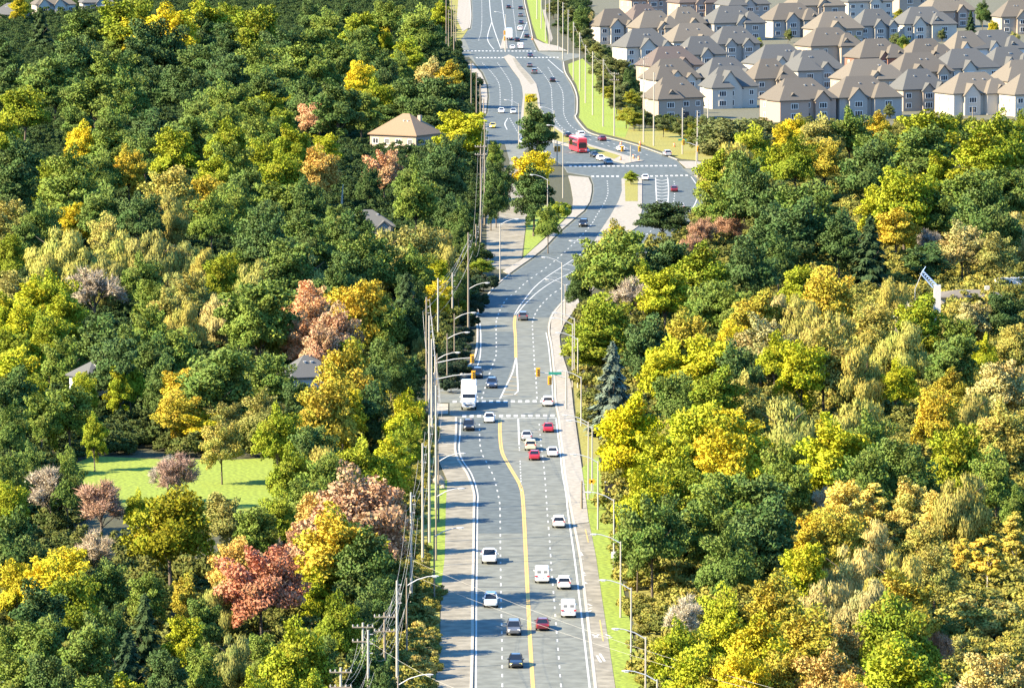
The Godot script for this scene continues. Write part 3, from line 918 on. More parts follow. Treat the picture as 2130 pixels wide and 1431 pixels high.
# a crown that has lost most of its leaves: fine twigs that fan out from the limbs
func twiggy(r: RandomNumberGenerator, w: float, h: float, twigs: int, leaves: int) -> ArrayMesh:
	var b := MB.new()
	b.colored = true
	var mid := Vector3(0, h * 0.42, 0)
	var fans := []
	for i in 42:
		var d := on_sphere(r)
		d.y = absf(d.y) * 1.1 - 0.12
		d = d.normalized()
		fans.append([mid + Vector3(d.x * w * 0.5, d.y * h * 0.56, d.z * w * 0.5) * r.randf_range(0.25, 0.7), d])
	for i in twigs:
		var f: Array = fans[r.randi() % fans.size()]
		var d: Vector3 = (f[1] + Vector3.UP * 0.55 + on_sphere(r) * 0.75).normalized()
		var long := r.randf_range(0.4, 1.15)
		var p: Vector3 = f[0] + d * r.randf_range(0.2, 2.1)
		b.col = shade_of(r, 0.35, 0.06)
		b.leaf(p, on_sphere(r), d, long, 0.045, f[1])
	for i in leaves:
		var f: Array = fans[r.randi() % fans.size()]
		var d: Vector3 = (f[1] + Vector3.UP * 0.4 + on_sphere(r) * 0.9).normalized()
		b.col = shade_of(r, 0.35, 0.15)
		b.leaf(f[0] + d * r.randf_range(0.4, 2.2), on_sphere(r), on_sphere(r), 0.2, 0.13, f[1])
	return b.mesh()


func trunk(r: RandomNumberGenerator, h: float, thick: float, limbs: int, spread: float) -> ArrayMesh:
	var b := MB.new()
	var top := Vector3(r.randf_range(-0.4, 0.4), h * 0.72, r.randf_range(-0.4, 0.4))
	b.tube([Vector3(0, -0.4, 0), Vector3(0, 0.4, 0), top * 0.45, top], [thick * 1.5, thick, thick * 0.75, thick * 0.2], 7)
	for i in limbs:
		var a := TAU * i / limbs + r.randf() * 0.8
		var from := top * r.randf_range(0.3, 0.75)
		var out := Vector3(cos(a), 0, sin(a))
		var tip := from + out * spread * r.randf_range(0.5, 0.85) + Vector3.UP * h * r.randf_range(0.18, 0.34)
		b.tube([from, from.lerp(tip, 0.5) + Vector3.UP * 0.5, tip], [thick * 0.5, thick * 0.32, thick * 0.1], 5)
	return b.mesh()


func make_crowns() -> void:
	var r := RandomNumberGenerator.new()
	r.seed = 41
	crowns = {"round": [], "oval": [], "column": [], "cone": [], "willow": [], "twig": [], "shrub": []}
	for i in 4:
		crowns.round.append(boughs(r, Vector3(0, 7.3, 0), Vector3(5.0, 5.5, 5.0), 64, 1.7, 22000, 0.22))
	for i in 3:
		crowns.oval.append(boughs(r, Vector3(0, 7.2, 0), Vector3(4.0, 5.7, 4.0), 58, 1.45, 19000, 0.21))
	for i in 2:
		crowns.column.append(leafy(r, Vector3(0, 7.2, 0), Vector3(2.2, 5.8, 2.2), 36, 0.85, 9000, 0.185))
	for i in 2:
		crowns.cone.append(conifer(r, 7.0, 14.0, 11000))
	for i in 2:
		crowns.willow.append(leafy(r, Vector3(0, 6.6, 0), Vector3(5.3, 5.2, 5.3), 46, 1.8, 18000, 0.215, "willow"))
	for i in 2:
		crowns.twig.append(twiggy(r, 10.0, 12.0, 5200, 1800))
	for i in 3:
		crowns.shrub.append(leafy(r, Vector3(0, 2.1, 0), Vector3(3.5, 2.7, 3.5), 34, 1.0, 9000, 0.175))
	for k in TALL:
		var h: float = TALL[k][1]
		trunks[k] = trunk(r, h, 0.1 if k in ["column", "shrub"] else 0.24, 9 if k == "twig" else 6, TALL[k][0] * 0.5)


func foliage(key: String, c: Array, step: int) -> StandardMaterial3D:
	var name_ := "%s_%d" % [key, step]
	if mats.has(name_):
		return mats[name_]
	var k: float = [0.86, 1.0, 1.14][step]
	var m := plain_mat(name_, lin(c[0] * k, c[1] * lerpf(k, 1.0, 0.3), c[2]), 0.75)
	m.vertex_color_use_as_albedo = true
	m.metallic_specular = 0.25
	m.backlight_enabled = true
	m.backlight = Color(0.42, 0.42, 0.42)
	return m


# kind: colour of the leaves (linear), shapes, height from the width (times, plus), what it is called, how it looks
const KINDS := {
	"g1": [[0.095, 0.150, 0.040], ["oval", "round"], 1.30, 5.5, "dark_broadleaf_tree", "dark green tree", "tree"],
	"g2": [[0.155, 0.215, 0.040], ["round", "oval"], 1.30, 5.0, "green_broadleaf_tree", "mid green tree", "tree"],
	"g3": [[0.245, 0.285, 0.022], ["round", "oval"], 1.30, 5.0, "lime_broadleaf_tree", "bright yellow green tree", "tree"],
	"gm": [[0.200, 0.200, 0.012], ["round"], 1.10, 5.0, "olive_maple_tree", "large olive yellow tree with ragged crown south of the lawn", "tree"],
	"gv": [[0.440, 0.420, 0.014], ["oval"], 1.62, 5.0, "lime_maple_tree", "tall brilliant lime yellow tree next to the blue spruce", "tree"],
	"gy": [[0.350, 0.370, 0.022], ["round", "oval"], 1.30, 4.5, "turning_maple_tree", "yellow green turning tree", "tree"],
	"y": [[0.550, 0.460, 0.028], ["round", "oval"], 1.30, 4.5, "yellow_maple_tree", "clear yellow autumn tree", "tree"],
	"yt": [[0.500, 0.420, 0.020], ["oval"], 1.30, 4.0, "yellow_maple_tree", "clear yellow autumn tree", "tree"],
	"yc": [[0.550, 0.470, 0.025], ["column"], 1.90, 3.0, "column_tree", "slim bright yellow column beside the poles", "tree"],
	"go": [[0.450, 0.355, 0.040], ["round", "oval"], 1.30, 4.5, "golden_tree", "ochre gold autumn tree", "tree"],
	"or": [[0.570, 0.330, 0.170], ["round"], 1.23, 4.5, "salmon_maple_tree", "salmon orange tree", "tree"],
	"oo": [[0.520, 0.360, 0.095], ["round"], 1.23, 4.5, "orange_maple_tree", "golden orange tree", "tree"],
	"rd": [[0.440, 0.190, 0.115], ["round"], 1.10, 4.0, "red_maple_tree", "deep salmon red tree", "tree"],
	"ol": [[0.340, 0.310, 0.075], ["round", "willow"], 1.23, 4.0, "pale_olive_tree", "pale olive tree", "tree"],
	"wl": [[0.340, 0.340, 0.085], ["willow"], 1.23, 3.5, "willow_tree", "pale drooping tree", "tree"],
	"tn": [[0.450, 0.385, 0.140], ["round", "willow"], 1.17, 3.5, "straw_tree", "straw tan thinning tree", "tree"],
	"br": [[0.430, 0.360, 0.260], ["twig"], 0.90, 3.0, "bare_tree", "greyish brown tree of bare twigs", "bare tree"],
	"bx": [[0.430, 0.270, 0.180], ["twig"], 0.90, 3.0, "reddish_bare_tree", "reddish brown nearly bare tree", "bare tree"],
	"bw": [[0.600, 0.530, 0.380], ["twig"], 1.20, 3.0, "pale_bare_tree", "pale bare tree of upright stems", "bare tree"],
	"cn": [[0.050, 0.085, 0.032], ["cone"], 1.35, 4.0, "conifer_tree", "dark green conical conifer", "conifer"],
	"cm": [[0.055, 0.090, 0.030], ["oval"], 0.90, 2.5, "evergreen_tree", "dense dark evergreen by the traffic island", "conifer"],
	"sp": [[0.165, 0.205, 0.135], ["cone"], 1.55, 3.0, "spruce_tree", "pale blue spruce", "conifer"],
	"po": [[0.600, 0.480, 0.110], ["column", "oval"], 1.25, 5.0, "upright_golden_tree", "pale gold upright tree", "tree"],
	"pg": [[0.230, 0.280, 0.040], ["column"], 2.00, 2.0, "slender_tree", "slender green young tree behind the lawn", "tree"],
	"sa": [[0.500, 0.380, 0.060], ["column"], 1.50, 3.5, "sapling_tree", "slender yellow sapling with pale stem", "tree"],
	"hd": [[0.165, 0.185, 0.060], ["oval"], 0.90, 2.5, "hedge_tree", "dull green hedge tree", "tree"],
	"hg": [[0.240, 0.250, 0.030], ["oval"], 0.90, 2.5, "young_hedge_tree", "yellow green hedge tree", "tree"],
	"sh": [[0.360, 0.320, 0.090], ["shrub"], 0.70, 0.5, "straw_shrub", "straw olive shrub below the utility poles", "shrub"],
	"so": [[0.310, 0.300, 0.080], ["shrub"], 0.60, 0.8, "olive_shrub", "grey olive rounded shrub", "shrub"],
	"st": [[0.380, 0.310, 0.060], ["shrub"], 0.50, 0.8, "ochre_shrub", "ochre thicket by the verge", "shrub"],
	"sg": [[0.230, 0.290, 0.028], ["shrub", "oval"], 0.90, 0.8, "young_tree", "small bright green young tree by the kerb", "shrub"],
	"sd": [[0.035, 0.060, 0.028], ["shrub"], 0.75, 0.8, "dark_shrub", "dark bush beside the curving road", "shrub"],
	"sy": [[0.620, 0.500, 0.020], ["shrub", "oval"], 0.90, 0.6, "yellow_shrub", "small vivid yellow shrub", "shrub"],
}


func place_of(x: float, y: float) -> String:
	if x < 1040:
		if y < 300:
			return "in the far western wood"
		if y < 470:
			return "by the orange roofed house"
		if y < 940:
			return "north of the lawn"
		return "south of the lawn"
	if x < 1170:
		return "beside the old road"
	if y < 240:
		return "along the estate"
	if y < 480:
		return "below the houses"
	if y < 790:
		return "around the yard"
	if y < 960:
		return "east of the signal crossing"
	return "in the golden scrub"


# what singles a tree out: its size, its colour, the most striking tree beside it and where it grows
func told(t: Array, w: float) -> String:
	var kind: Array = KINDS[t[3]]
	if t[3] in ["gv", "yt", "yc", "pg", "gm", "cm", "sh", "st", "sd"]:
		return kind[5]
	var size := "large " if w > 13.5 and kind[6] == "tree" else "small " if w < 7.0 and kind[6] == "tree" else ""
	var next := ""
	var near := 1.25
	for q in TREES:
		if q == t or q[3] == t[3] or not BESIDE.has(q[3]):
			continue
		var far: float = Vector2(q[0] - t[0], (q[1] - t[1]) * 0.8).length() / (t[2] + q[2]) * 2.0
		if far < near:
			near = far
			next = BESIDE[q[3]]
	return "%s%s%s %s" % [size, kind[5], " beside %s" % next if next else "", place_of(t[0], t[1])]


const BESIDE := {"y": "a yellow tree", "or": "a salmon tree", "oo": "an orange tree", "rd": "a red tree", "br": "a bare tree", "bx": "a reddish bare tree", "cn": "a conifer", "sp": "a blue spruce", "po": "a pale gold tree", "go": "a golden tree", "wl": "a willow", "bw": "pale stems", "yc": "a yellow column tree", "gv": "the brilliant lime tree", "sy": "a yellow shrub", "tn": "a straw tan tree"}


func build_trees() -> void:
	make_crowns()
	var r := RandomNumberGenerator.new()
	r.seed = 97
	for t in TREES:
		var kind: Array = KINDS[t[3]]
		var shapes: Array = kind[1]
		var shape: String = shapes[r.randi() % shapes.size()]
		var w := 6.0
		var h := 8.0
		var row: float = t[1] + 100.0
		for i in 6:
			w = t[2] / per_metre(row)
			h = w * kind[2] + kind[3]
			row = foot_row(t[1], h)
		if t.size() > 4:
			row += t[4]
			h += t[4] / per_metre(row)
		w *= 1.12
		var said := told(t, w)
		var o := thing(kind[4], said, kind[6], ground_at(t[0], row), r.randf() * TAU, "%ss %s" % [kind[4].replace("_", " "), place_of(t[0], t[1])])
		var size: Array = TALL[shape]
		var lean := r.randf_range(0.9, 1.12)
		o.scale = Vector3(w / size[0] * lean, h / size[1], w / size[0] / lean)
		var all: Array = crowns[shape]
		var pick: int = (t[3].hash() % 7 + r.randi() % 2) % all.size()
		part("trunk", trunks[shape], mats.pale_bark if t[3] in ["bw", "sa", "po"] else mats.bark, o)
		part("crown", all[pick], foliage(t[3], kind[0], r.randi() % 3), o)


func inside(p: Vector2, poly: PackedVector2Array) -> bool:
	return Geometry2D.is_point_in_polygon(p, poly)


# low growth under and between the trees, too dense to count
func build_undergrowth() -> void:
	var woods := [
		metres([[-260, 1750], [850, 1750], [862, 1400], [838, 1240], [836, 1050], [850, 850], [858, 800], [925, 745], [965, 650], [1000, 570], [990, 500], [985, 300], [978, 180], [950, 125], [920, 20], [920, -60], [-260, -60]]),
		metres([[1365, 1750], [1352, 1420], [1322, 1280], [1300, 1150], [1285, 1030], [1255, 930], [1225, 880], [1212, 800], [1195, 740], [1200, 690], [1225, 650], [1260, 610], [1300, 580], [1360, 545], [1440, 490], [1490, 420], [1500, 372], [2400, 372], [2400, 1750]]),
		metres([[1500, 345], [1440, 290], [1340, 262], [1300, 235], [1270, 180], [1225, 118], [1160, 60], [1140, -40], [1215, -40], [1230, 90], [1300, 140], [1340, 200], [1360, 250], [1480, 262], [2400, 262], [2400, 345]]),
	]
	woods.append(metres([[838, 1050], [850, 1240], [868, 1400], [858, 1700], [890, 1700], [896, 1450], [905, 1330], [908, 1236], [890, 1228], [882, 1120], [886, 1006], [900, 962], [900, 875], [866, 875], [855, 900]]))
	woods.append(metres([[1262, 1010], [1300, 1150], [1322, 1280], [1352, 1420], [1365, 1700], [1346, 1700], [1316, 1300], [1291, 1180], [1279, 1060]]))
	var lawn := metres([[150, 968], [190, 946], [330, 950], [470, 952], [640, 946], [690, 985], [690, 1110], [560, 1150], [420, 1180], [150, 1120]])
	var r := RandomNumberGenerator.new()
	r.seed = 11
	var bush := leafy(r, Vector3(0, 1.7, 0), Vector3(2.9, 2.2, 2.9), 24, 0.9, 2200, 0.21)
	var m := foliage("undergrowth", [1.0, 1.0, 1.0], 1)
	var where := []
	var tint := []
	for k in woods.size():
		var poly: PackedVector2Array = woods[k]
		var box := Rect2(poly[0], Vector2.ZERO)
		for p in poly:
			box = box.expand(p)
		var step := 5.2 if k < 3 else 2.4
		var z := box.position.y
		while z < box.end.y:
			var x := box.position.x
			while x < box.end.x:
				var p := Vector2(x + r.randf_range(-2.2, 2.2), z + r.randf_range(-2.2, 2.2))
				x += step
				if not inside(p, poly) or inside(p, lawn):
					continue
				var s: float = r.randf_range(0.6, 1.35) * [1.0, 1.0, 0.75, 0.42, 0.42][k]
				where.append(Transform3D(Basis(Vector3.UP, r.randf() * TAU).scaled(Vector3(s, s * r.randf_range(0.7, 1.2), s)), Vector3(p.x, -0.2, p.y)))
				var warm := clampf((p.x + 40.0) / 130.0 + (p.y + 1500.0) / 900.0 - 0.3, 0.0, 1.0) * r.randf_range(0.3, 1.0)
				if k > 2:
					warm = r.randf_range(0.5, 1.0)
				tint.append(Color(0.045, 0.075, 0.02).lerp(Color(0.36, 0.31, 0.06), warm))
			z += step
	var mm := MultiMesh.new()
	mm.transform_format = MultiMesh.TRANSFORM_3D
	mm.use_colors = true
	mm.mesh = bush
	mm.instance_count = where.size()
	for i in where.size():
		mm.set_instance_transform(i, where[i])
		mm.set_instance_color(i, tint[i])
	var o := MultiMeshInstance3D.new()
	o.name = "undergrowth"
	o.multimesh = mm
	o.material_override = m
	add_child(o)
	o.set_meta("kind", "stuff")
	tag(o, "low tangled undergrowth covering the woodland floor", "undergrowth")


# ---------------------------------------------------------------- poles, lamps, signals, wires
var pole_tops := {}


func utility_pole(x: float, top: float, foot: float, style: String, label: String) -> void:
	var tall := (foot - top) / per_metre(foot)
	var at := ground_at(x, foot)
	var o := thing("utility_pole", label, "pole", at, 0.0, "utility poles along the road")
	var b := MB.new()
	b.tube([Vector3(0, -0.3, 0), Vector3(0, tall, 0)], [0.20, 0.13], 8)
	part("shaft", b.mesh(), mats.wood_pole if style.contains("w") else mats.pale_pole, o)
	if style.contains("x"):
		for k in 2:
			var y := tall - 0.5 - k * 1.7
			var c := MB.new()
			c.box(Vector3(0, y, 0.16), Vector3(2.5, 0.14, 0.12))
			var arm := part("crossarm", c.mesh(), mats.wood_pole, o)
			for s in [-1.15, -0.6, 0.6, 1.15]:
				var i := MB.new()
				i.tube([Vector3(s, y + 0.07, 0.16), Vector3(s, y + 0.2, 0.16), Vector3(s, y + 0.34, 0.16)], [0.06, 0.1, 0.04], 6)
				part("insulator", i.mesh(), mats.porcelain, arm)
	else:
		var i := MB.new()
		for k in 3:
			i.box(Vector3(0.3, tall - 0.5 - k * 1.1, 0), Vector3(0.5, 0.1, 0.1))
		part("wire_bracket", i.mesh(), mats.porcelain, o)
	if style.contains("t"):
		var c := MB.new()
		c.tube([Vector3(0.42, tall * 0.62, 0.1), Vector3(0.42, tall * 0.62 + 0.95, 0.1)], [0.27, 0.27], 10)
		part("transformer", c.mesh(), mats.galvanised, o)
	pole_tops["%d_%d" % [int(x), int(top)]] = at + Vector3(0, tall, 0)


func street_lamp(x: float, top: float, foot: float, side: float, style: String, label: String) -> void:
	var tall := (foot - top) / per_metre(foot)
	var o := thing("street_lamp", label, "street lamp", ground_at(x, foot), 0.0, "street lamps along the road")
	var b := MB.new()
	b.tube([Vector3(0, -0.2, 0), Vector3(0, 0.5, 0), Vector3(0, tall, 0)], [0.16, 0.13, 0.09], 8)
	part("post", b.mesh(), mats.wood_pole if style == "w" else mats.pale_pole, o)
	var y := tall - 0.25 if style != "w" else tall - 1.0
	b = MB.new()
	b.tube([Vector3(0, y, 0), Vector3(side * 1.3, y + 0.75, 0), Vector3(side * 2.6, y + 1.15, 0), Vector3(side * 3.1, y + 1.2, 0)], [0.075, 0.07, 0.06, 0.06], 6)
	part("arm", b.mesh(), mats.galvanised, o)
	var r := []
	for s in [[0.0, 0.07, 0.05], [0.18, 0.16, 0.1], [0.6, 0.18, 0.12], [0.95, 0.08, 0.06]]:
		var ring := []
		for k in 8:
			var a := TAU * k / 8
			ring.append(Vector3(side * (3.05 + s[0]), y + 1.2 + s[2] * sin(a), s[1] * cos(a)))
		r.append(ring)
	b = MB.new()
	b.loft(r)
	var head := part("lamp_head", b.mesh(), mats.galvanised, o)
	b = MB.new()
	b.box(Vector3(side * 3.48, y + 1.07, 0), Vector3(0.5, 0.05, 0.24))
	part("lens", b.mesh(), mats.head_lamp, head)


func build_poles() -> void:
	# west side, from the near end of the road to the far one
	for a in [
		[709, 1386, 1625, "x", "pale pole topped with a crossarm in the near cluster of wires"], [755, 1293, 1525, "xt", "thick pale pole carrying a transformer above dense wires"], [766, 1308, 1545, "", "plain pale pole standing against the transformer pole"], [800, 1272, 1505, "xw", "dark wooden pole with two crossarms behind the transformer pole"], [826, 1205, 1470, "", "tall pale pole next to the straw coloured shrubs"],
		[855, 1022, 1268, "", "tall pale pole in front of the salmon maple"], [879, 920, 1180, "", "tall pale pole by the narrow western lawn"], [893, 862, 1130, "", "pale pole at the lower end of the western verge"], [907, 800, 1062, "", "pale pole at the upper end of the western verge"],
		[887, 617, 850, "w", "dark topped pole among the yellow trees"], [893, 655, 885, "", "pale pole nearest the signal arm"], [898, 704, 905, "", "short pale pole in the bunch by the signals"], [911, 578, 728, "", "pale pole in front of the yellow poplar"], [941, 567, 663, "", "pale pole against the dark hedge"], [974, 483, 705, "w", "wooden pole at the road's inner bend"], [990, 466, 575, "w", "thin wooden pole by the old road"], [1000, 300, 532, "wx", "wooden pole with crossarms along the old road"], [1008, 252, 472, "w", "wooden pole at the head of the old road"],
	]:
		utility_pole(a[0], a[1], a[2], a[3], a[4])
	for i in 6:
		var x: float = [928, 933, 939, 944, 948, 878][i]
		utility_pole(x, [-40, 20, -20, 10, 18, 34][i], [112, 116, 105, 118, 108, 100][i], "w", "wooden pole in the row by the far crossing")
	for i in 4:
		utility_pole([980, 991, 999, 1006][i], [128, 150, 175, 205][i], [232, 252, 268, 280][i], "w", "wooden pole along the western pavement")
	# east side
	for i in 12:
		var a: Array = [[1135, -20, 86], [1161, -20, 104], [1171, 4, 124], [1182, 20, 112], [1193, 45, 167], [1206, 67, 189], [1218, 93, 215], [1233, 107, 240], [1255, 122, 264], [1126, -45, 60], [1117, -60, 40], [1143, -60, 95]][i]
		utility_pole(a[0], a[1], a[2], "", "pale pole in the long row along the eastern verge")
	utility_pole(1278, 150, 283, "x", "pole with white crossarms at the end of the eastern row")
	utility_pole(1339, 118, 297, "x", "tall pole with crossarm in front of the cream houses")
	utility_pole(1360, 150, 304, "", "plain tall pole beside the crossarm pole")
	utility_pole(1420, 224, 321, "", "pole carrying the green street sign")
	utility_pole(1451, 230, 335, "", "slim pole by the eastern crossing corner")
	utility_pole(1473, 205, 318, "", "slim pole half hidden by the olive tree")
	utility_pole(2024, 222, 330, "w", "lone wooden pole rising from the bright green trees")
	utility_pole(1210, 1000, 1060, "w", "short wooden post on the pavement edge")
	utility_pole(548, 640, 735, "wx", "wooden pole standing in the wood above the small grey roof")
	# lamps with an arm over the carriageway
	for a in [[828, 1405, 1590], [846, 1200, 1396], [903, 1100, 1254], [907, 1018, 1167], [912, 945, 1087], [909, 735, 838], [930, 693, 800], [945, 652, 757], [975, 590, 690]]:
		street_lamp(a[0], a[1], a[2], 1.0, "w", "street lamp on a wooden pole reaching over the western lanes")
	street_lamp(1040, 465, 586, 1.0, "", "grey street lamp beside the old road")
	street_lamp(1139, 372, 497, -1.0, "", "grey street lamp on the grass bank")
	street_lamp(1171, 268, 412, -1.0, "", "tall grey street lamp on the grass bank's upper end")
	for a in [[1224, 876, 1040], [1244, 958, 1103], [1277, 1037, 1187], [1291, 1125, 1286], [1313, 1221, 1398], [1343, 1323, 1507], [1367, 1411, 1605], [1232, 887, 1022], [1209, 783, 887], [1191, 672, 806], [1195, 661, 791], [1202, 703, 808], [1176, 591, 660], [1169, 545, 677], [1224, 510, 611], [1079, 215, 310], [1153, 230, 307], [1052, 30, 108]]:
		street_lamp(a[0], a[1], a[2], -1.0, "", "pale street lamp on the eastern side reaching over the road" if a[1] > 500 else "slim street lamp near the upper crossing")


func signal_head(o: Node3D, at: Vector3) -> void:
	var b := MB.new()
	b.box(at, Vector3(0.44, 1.25, 0.3))
	b.box(at + Vector3(0, 0, -0.17), Vector3(0.7, 1.5, 0.04))
	var h := part("signal_head", b.mesh(), mats.signal_yellow, o)
	for k in 3:
		var l := MB.new()
		l.tube([at + Vector3(0, 0.38 - k * 0.38, 0.14), at + Vector3(0, 0.38 - k * 0.38, 0.3)], [0.14, 0.15], 10)
		part("visor", l.mesh(), mats.black_plastic, h)


func traffic_signal(x: float, foot: float, tall: float, reach: float, heads: Array, label: String) -> void:
	var o := thing("traffic_signal", label, "traffic signal", ground_at(x, foot), 0.0, "traffic signals at the crossings")
	var b := MB.new()
	b.tube([Vector3(0, -0.2, 0), Vector3(0, tall, 0)], [0.17, 0.12], 8)
	part("post", b.mesh(), mats.pale_pole, o)
	if reach != 0.0:
		b = MB.new()
		b.tube([Vector3(0, tall - 1.2, 0), Vector3(reach * 0.5, tall - 0.5, 0), Vector3(reach, tall - 0.2, 0)], [0.1, 0.08, 0.06], 6)
		part("arm", b.mesh(), mats.galvanised, o)
	for h in heads:
		signal_head(o, Vector3(h[0], h[1], 0.25))


func build_signals() -> void:
	plain_mat("signal_yellow", lin(0.72, 0.36, 0.02), 0.5)
	traffic_signal(903, 866, 7.4, 6.6, [[6.6, 7.0]], "yellow traffic signal hung above the white lorry")
	traffic_signal(905, 830, 7.4, 6.4, [[6.4, 7.0]], "yellow traffic signal on a long arm before the dark estate car")
	traffic_signal(1178, 852, 6.6, -4.8, [[-4.8, 6.4], [-2.8, 5.0]], "pair of yellow signals on an arm with the green street sign")
	traffic_signal(1159, 345, 6.5, 3.6, [[3.6, 6.2], [-0.4, 4.4], [0.5, 4.4]], "yellow traffic signals at the kerb of the wide crossing")
	traffic_signal(1312, 338, 4.4, 0.0, [[-2.2, 3.6], [2.3, 3.6]], "twin yellow signals on the grassy island's tip")
	traffic_signal(1449, 343, 6.2, -3.4, [[-3.4, 5.9], [0.4, 4.2]], "yellow signals in front of the olive tree by the crossing")
	traffic_signal(1050, 104, 6.4, 0.0, [[0.0, 6.0], [0.0, 4.0]], "yellow signals on the narrow island of the far crossing")
	# street name signs and boards
	var sign_at := ground_at(1178, 852)
	var s := thing("street_sign", "green street name sign hanging from the signal arm", "street sign", sign_at + Vector3(-1.9, 6.2, 0.1))
	var b := MB.new()
	b.box(Vector3.ZERO, Vector3(2.2, 0.45, 0.06))
	part("board", b.mesh(), plain_mat("sign_green", lin(0.02, 0.22, 0.16), 0.5), s)
	b = MB.new()
	b.box(Vector3(0, 0.42, 0), Vector3(0.06, 0.5, 0.04))
	part("hanger", b.mesh(), mats.galvanised, s)
	s = thing("street_sign", "green street name sign on the pole by the verge", "street sign", ground_at(1420, 321) + Vector3(0, 3.9, 0.3))
	b = MB.new()
	b.box(Vector3.ZERO, Vector3(2.3, 0.5, 0.06))
	part("board", b.mesh(), mats.sign_green, s)
	s = thing("speed_display", "dark square speed display on a post beside the yellow green trees", "sign", ground_at(1270, 1060))
	b = MB.new()
	b.tube([Vector3(0, 0, 0), Vector3(0, 2.6, 0)], [0.07, 0.07], 6)
	part("post", b.mesh(), mats.galvanised, s)
	b = MB.new()
	b.box(Vector3(0, 3.2, 0.05), Vector3(1.7, 1.9, 0.2))
	var board := part("board", b.mesh(), mats.black_plastic, s)
	b = MB.new()
	b.box(Vector3(0, 4.15, 0.0), Vector3(1.8, 0.08, 0.5))
	part("hood", b.mesh(), mats.galvanised, board)
	s = thing("road_sign", "small white rectangular sign on a lamp post", "sign", ground_at(1277, 1187) + Vector3(0, 2.2, 0.2))
	b = MB.new()
	b.box(Vector3.ZERO, Vector3(0.75, 0.95, 0.05))
	part("board", b.mesh(), mats.white_trim, s)
	for a in [[1234, 1012], [1228, 1012]]:
		s = thing("warning_sign", "yellow warning sign on a thin post beside the lamps", "sign", ground_at(a[0], a[1] + 18), 0.0, "yellow warning signs by the pavement")
		b = MB.new()
		b.tube([Vector3.ZERO, Vector3(0, 2.0, 0)], [0.04, 0.04], 5)
		part("post", b.mesh(), mats.galvanised, s)
		b = MB.new()
		b.box(Vector3(0, 2.1, 0.05), Vector3(0.62, 0.62, 0.04), Basis(Vector3.BACK, PI / 4))
		part("board", b.mesh(), mats.signal_yellow, s)


func wire(a: Vector3, c: Vector3, sag: float, label: String) -> void:
	var b := MB.new()
	var p := PackedVector3Array()
	var r := PackedFloat32Array()
	for i in 13:
		var f := i / 12.0
		p.append(a.lerp(c, f) - Vector3(0, sag * 4.0 * f * (1.0 - f), 0))
		r.append(0.014)
	b.tube(p, r, 4)
	var o := part(numbered("overhead_wire"), b.mesh(), mats.wire, self)
	tag(o, label, "wire", "overhead wires along the road")


func build_wires() -> void:
	var runs := [["709_1386", "755_1293"], ["755_1293", "826_1205"], ["766_1308", "826_1205"], ["826_1205", "855_1022"], ["855_1022", "879_920"], ["879_920", "893_862"], ["893_862", "907_800"], ["898_704", "887_617"], ["893_655", "887_617"], ["887_617", "974_483"], ["911_578", "974_483"], ["974_483", "990_466"], ["990_466", "1000_300"], ["1000_300", "1008_252"], ["907_800", "887_617"], ["800_1272", "826_1205"]]
	for q in runs:
		var a: Vector3 = pole_tops[q[0]]
		var c: Vector3 = pole_tops[q[1]]
		for k in 4:
			var o := Vector3([0.55, 0.6, -0.6, 0.9][k], -0.3 - k * 1.05, 0)
			wire(a + o, c + o, 1.1 + 0.35 * k, "thin overhead wire strung between the western poles")
	for q in [["709_1386", "766_1308"], ["755_1293", "800_1272"]]:
		for k in 3:
			var o := Vector3(0.4 * k, -2.0 - k * 1.3, 0)
			wire(pole_tops[q[0]] + o, pole_tops[q[1]] + o, 1.5, "thin overhead wire strung between the western poles")
	# service wires that cross above the road
	var e := ground_at(1690, 1660) + Vector3(0, 11.0, 0)
	var f := ground_at(1700, 1675) + Vector3(0, 11.0, 0)
	wire(pole_tops["855_1022"] + Vector3(0, -9.0, 0), e, 1.2, "wire crossing high above the road to the golden scrub")
	wire(pole_tops["855_1022"] + Vector3(0, -11.0, 0), f, 1.2, "wire crossing high above the road to the golden scrub")
	wire(pole_tops["755_1293"] + Vector3(0, -1.6, 0), ground_at(1010, 1640) + Vector3(0, 10.0, 0), 0.8, "wire leaving the transformer pole towards the road")
	var s := ["1278_150", "1255_122", "1233_107", "1218_93", "1206_67", "1193_45"]
	for i in s.size() - 1:
		for k in 2:
			var o := Vector3(0.4 * k, -0.4 - k, 0)
			wire(pole_tops[s[i]] + o, pole_tops[s[i + 1]] + o, 0.8, "thin overhead wire along the eastern row of poles")


# ---------------------------------------------------------------- vehicles (front towards +z)
var models := {}


func ring_of(z: float, hw: float, lo: float, hi: float) -> Array:
	var c := minf(0.12, (hi - lo) * 0.3)
	return [Vector3(-hw + c, lo, z), Vector3(hw - c, lo, z), Vector3(hw, lo + c, z), Vector3(hw, hi - c * 1.4, z), Vector3(hw - c * 1.2, hi, z), Vector3(-hw + c * 1.2, hi, z), Vector3(-hw, hi - c * 1.4, z), Vector3(-hw, lo + c, z)]


func hull(stations: Array) -> ArrayMesh:
	var b := MB.new()
	var r := []
	for s in stations:
		r.append(ring_of(s[0], s[1], s[2], s[3]))
	b.loft(r)
	return b.mesh()


# glass house: foot rectangle and top rectangle [rear z, front z, half width, height]
func glasshouse(foot: Array, top: Array) -> ArrayMesh:
	var b := MB.new()
	var r := []
	for q in [foot, top]:
		r.append([Vector3(-q[2], q[3], q[0]), Vector3(q[2], q[3], q[0]), Vector3(q[2], q[3], q[1]), Vector3(-q[2], q[3], q[1])])
	b.loft(r)
	return b.mesh()


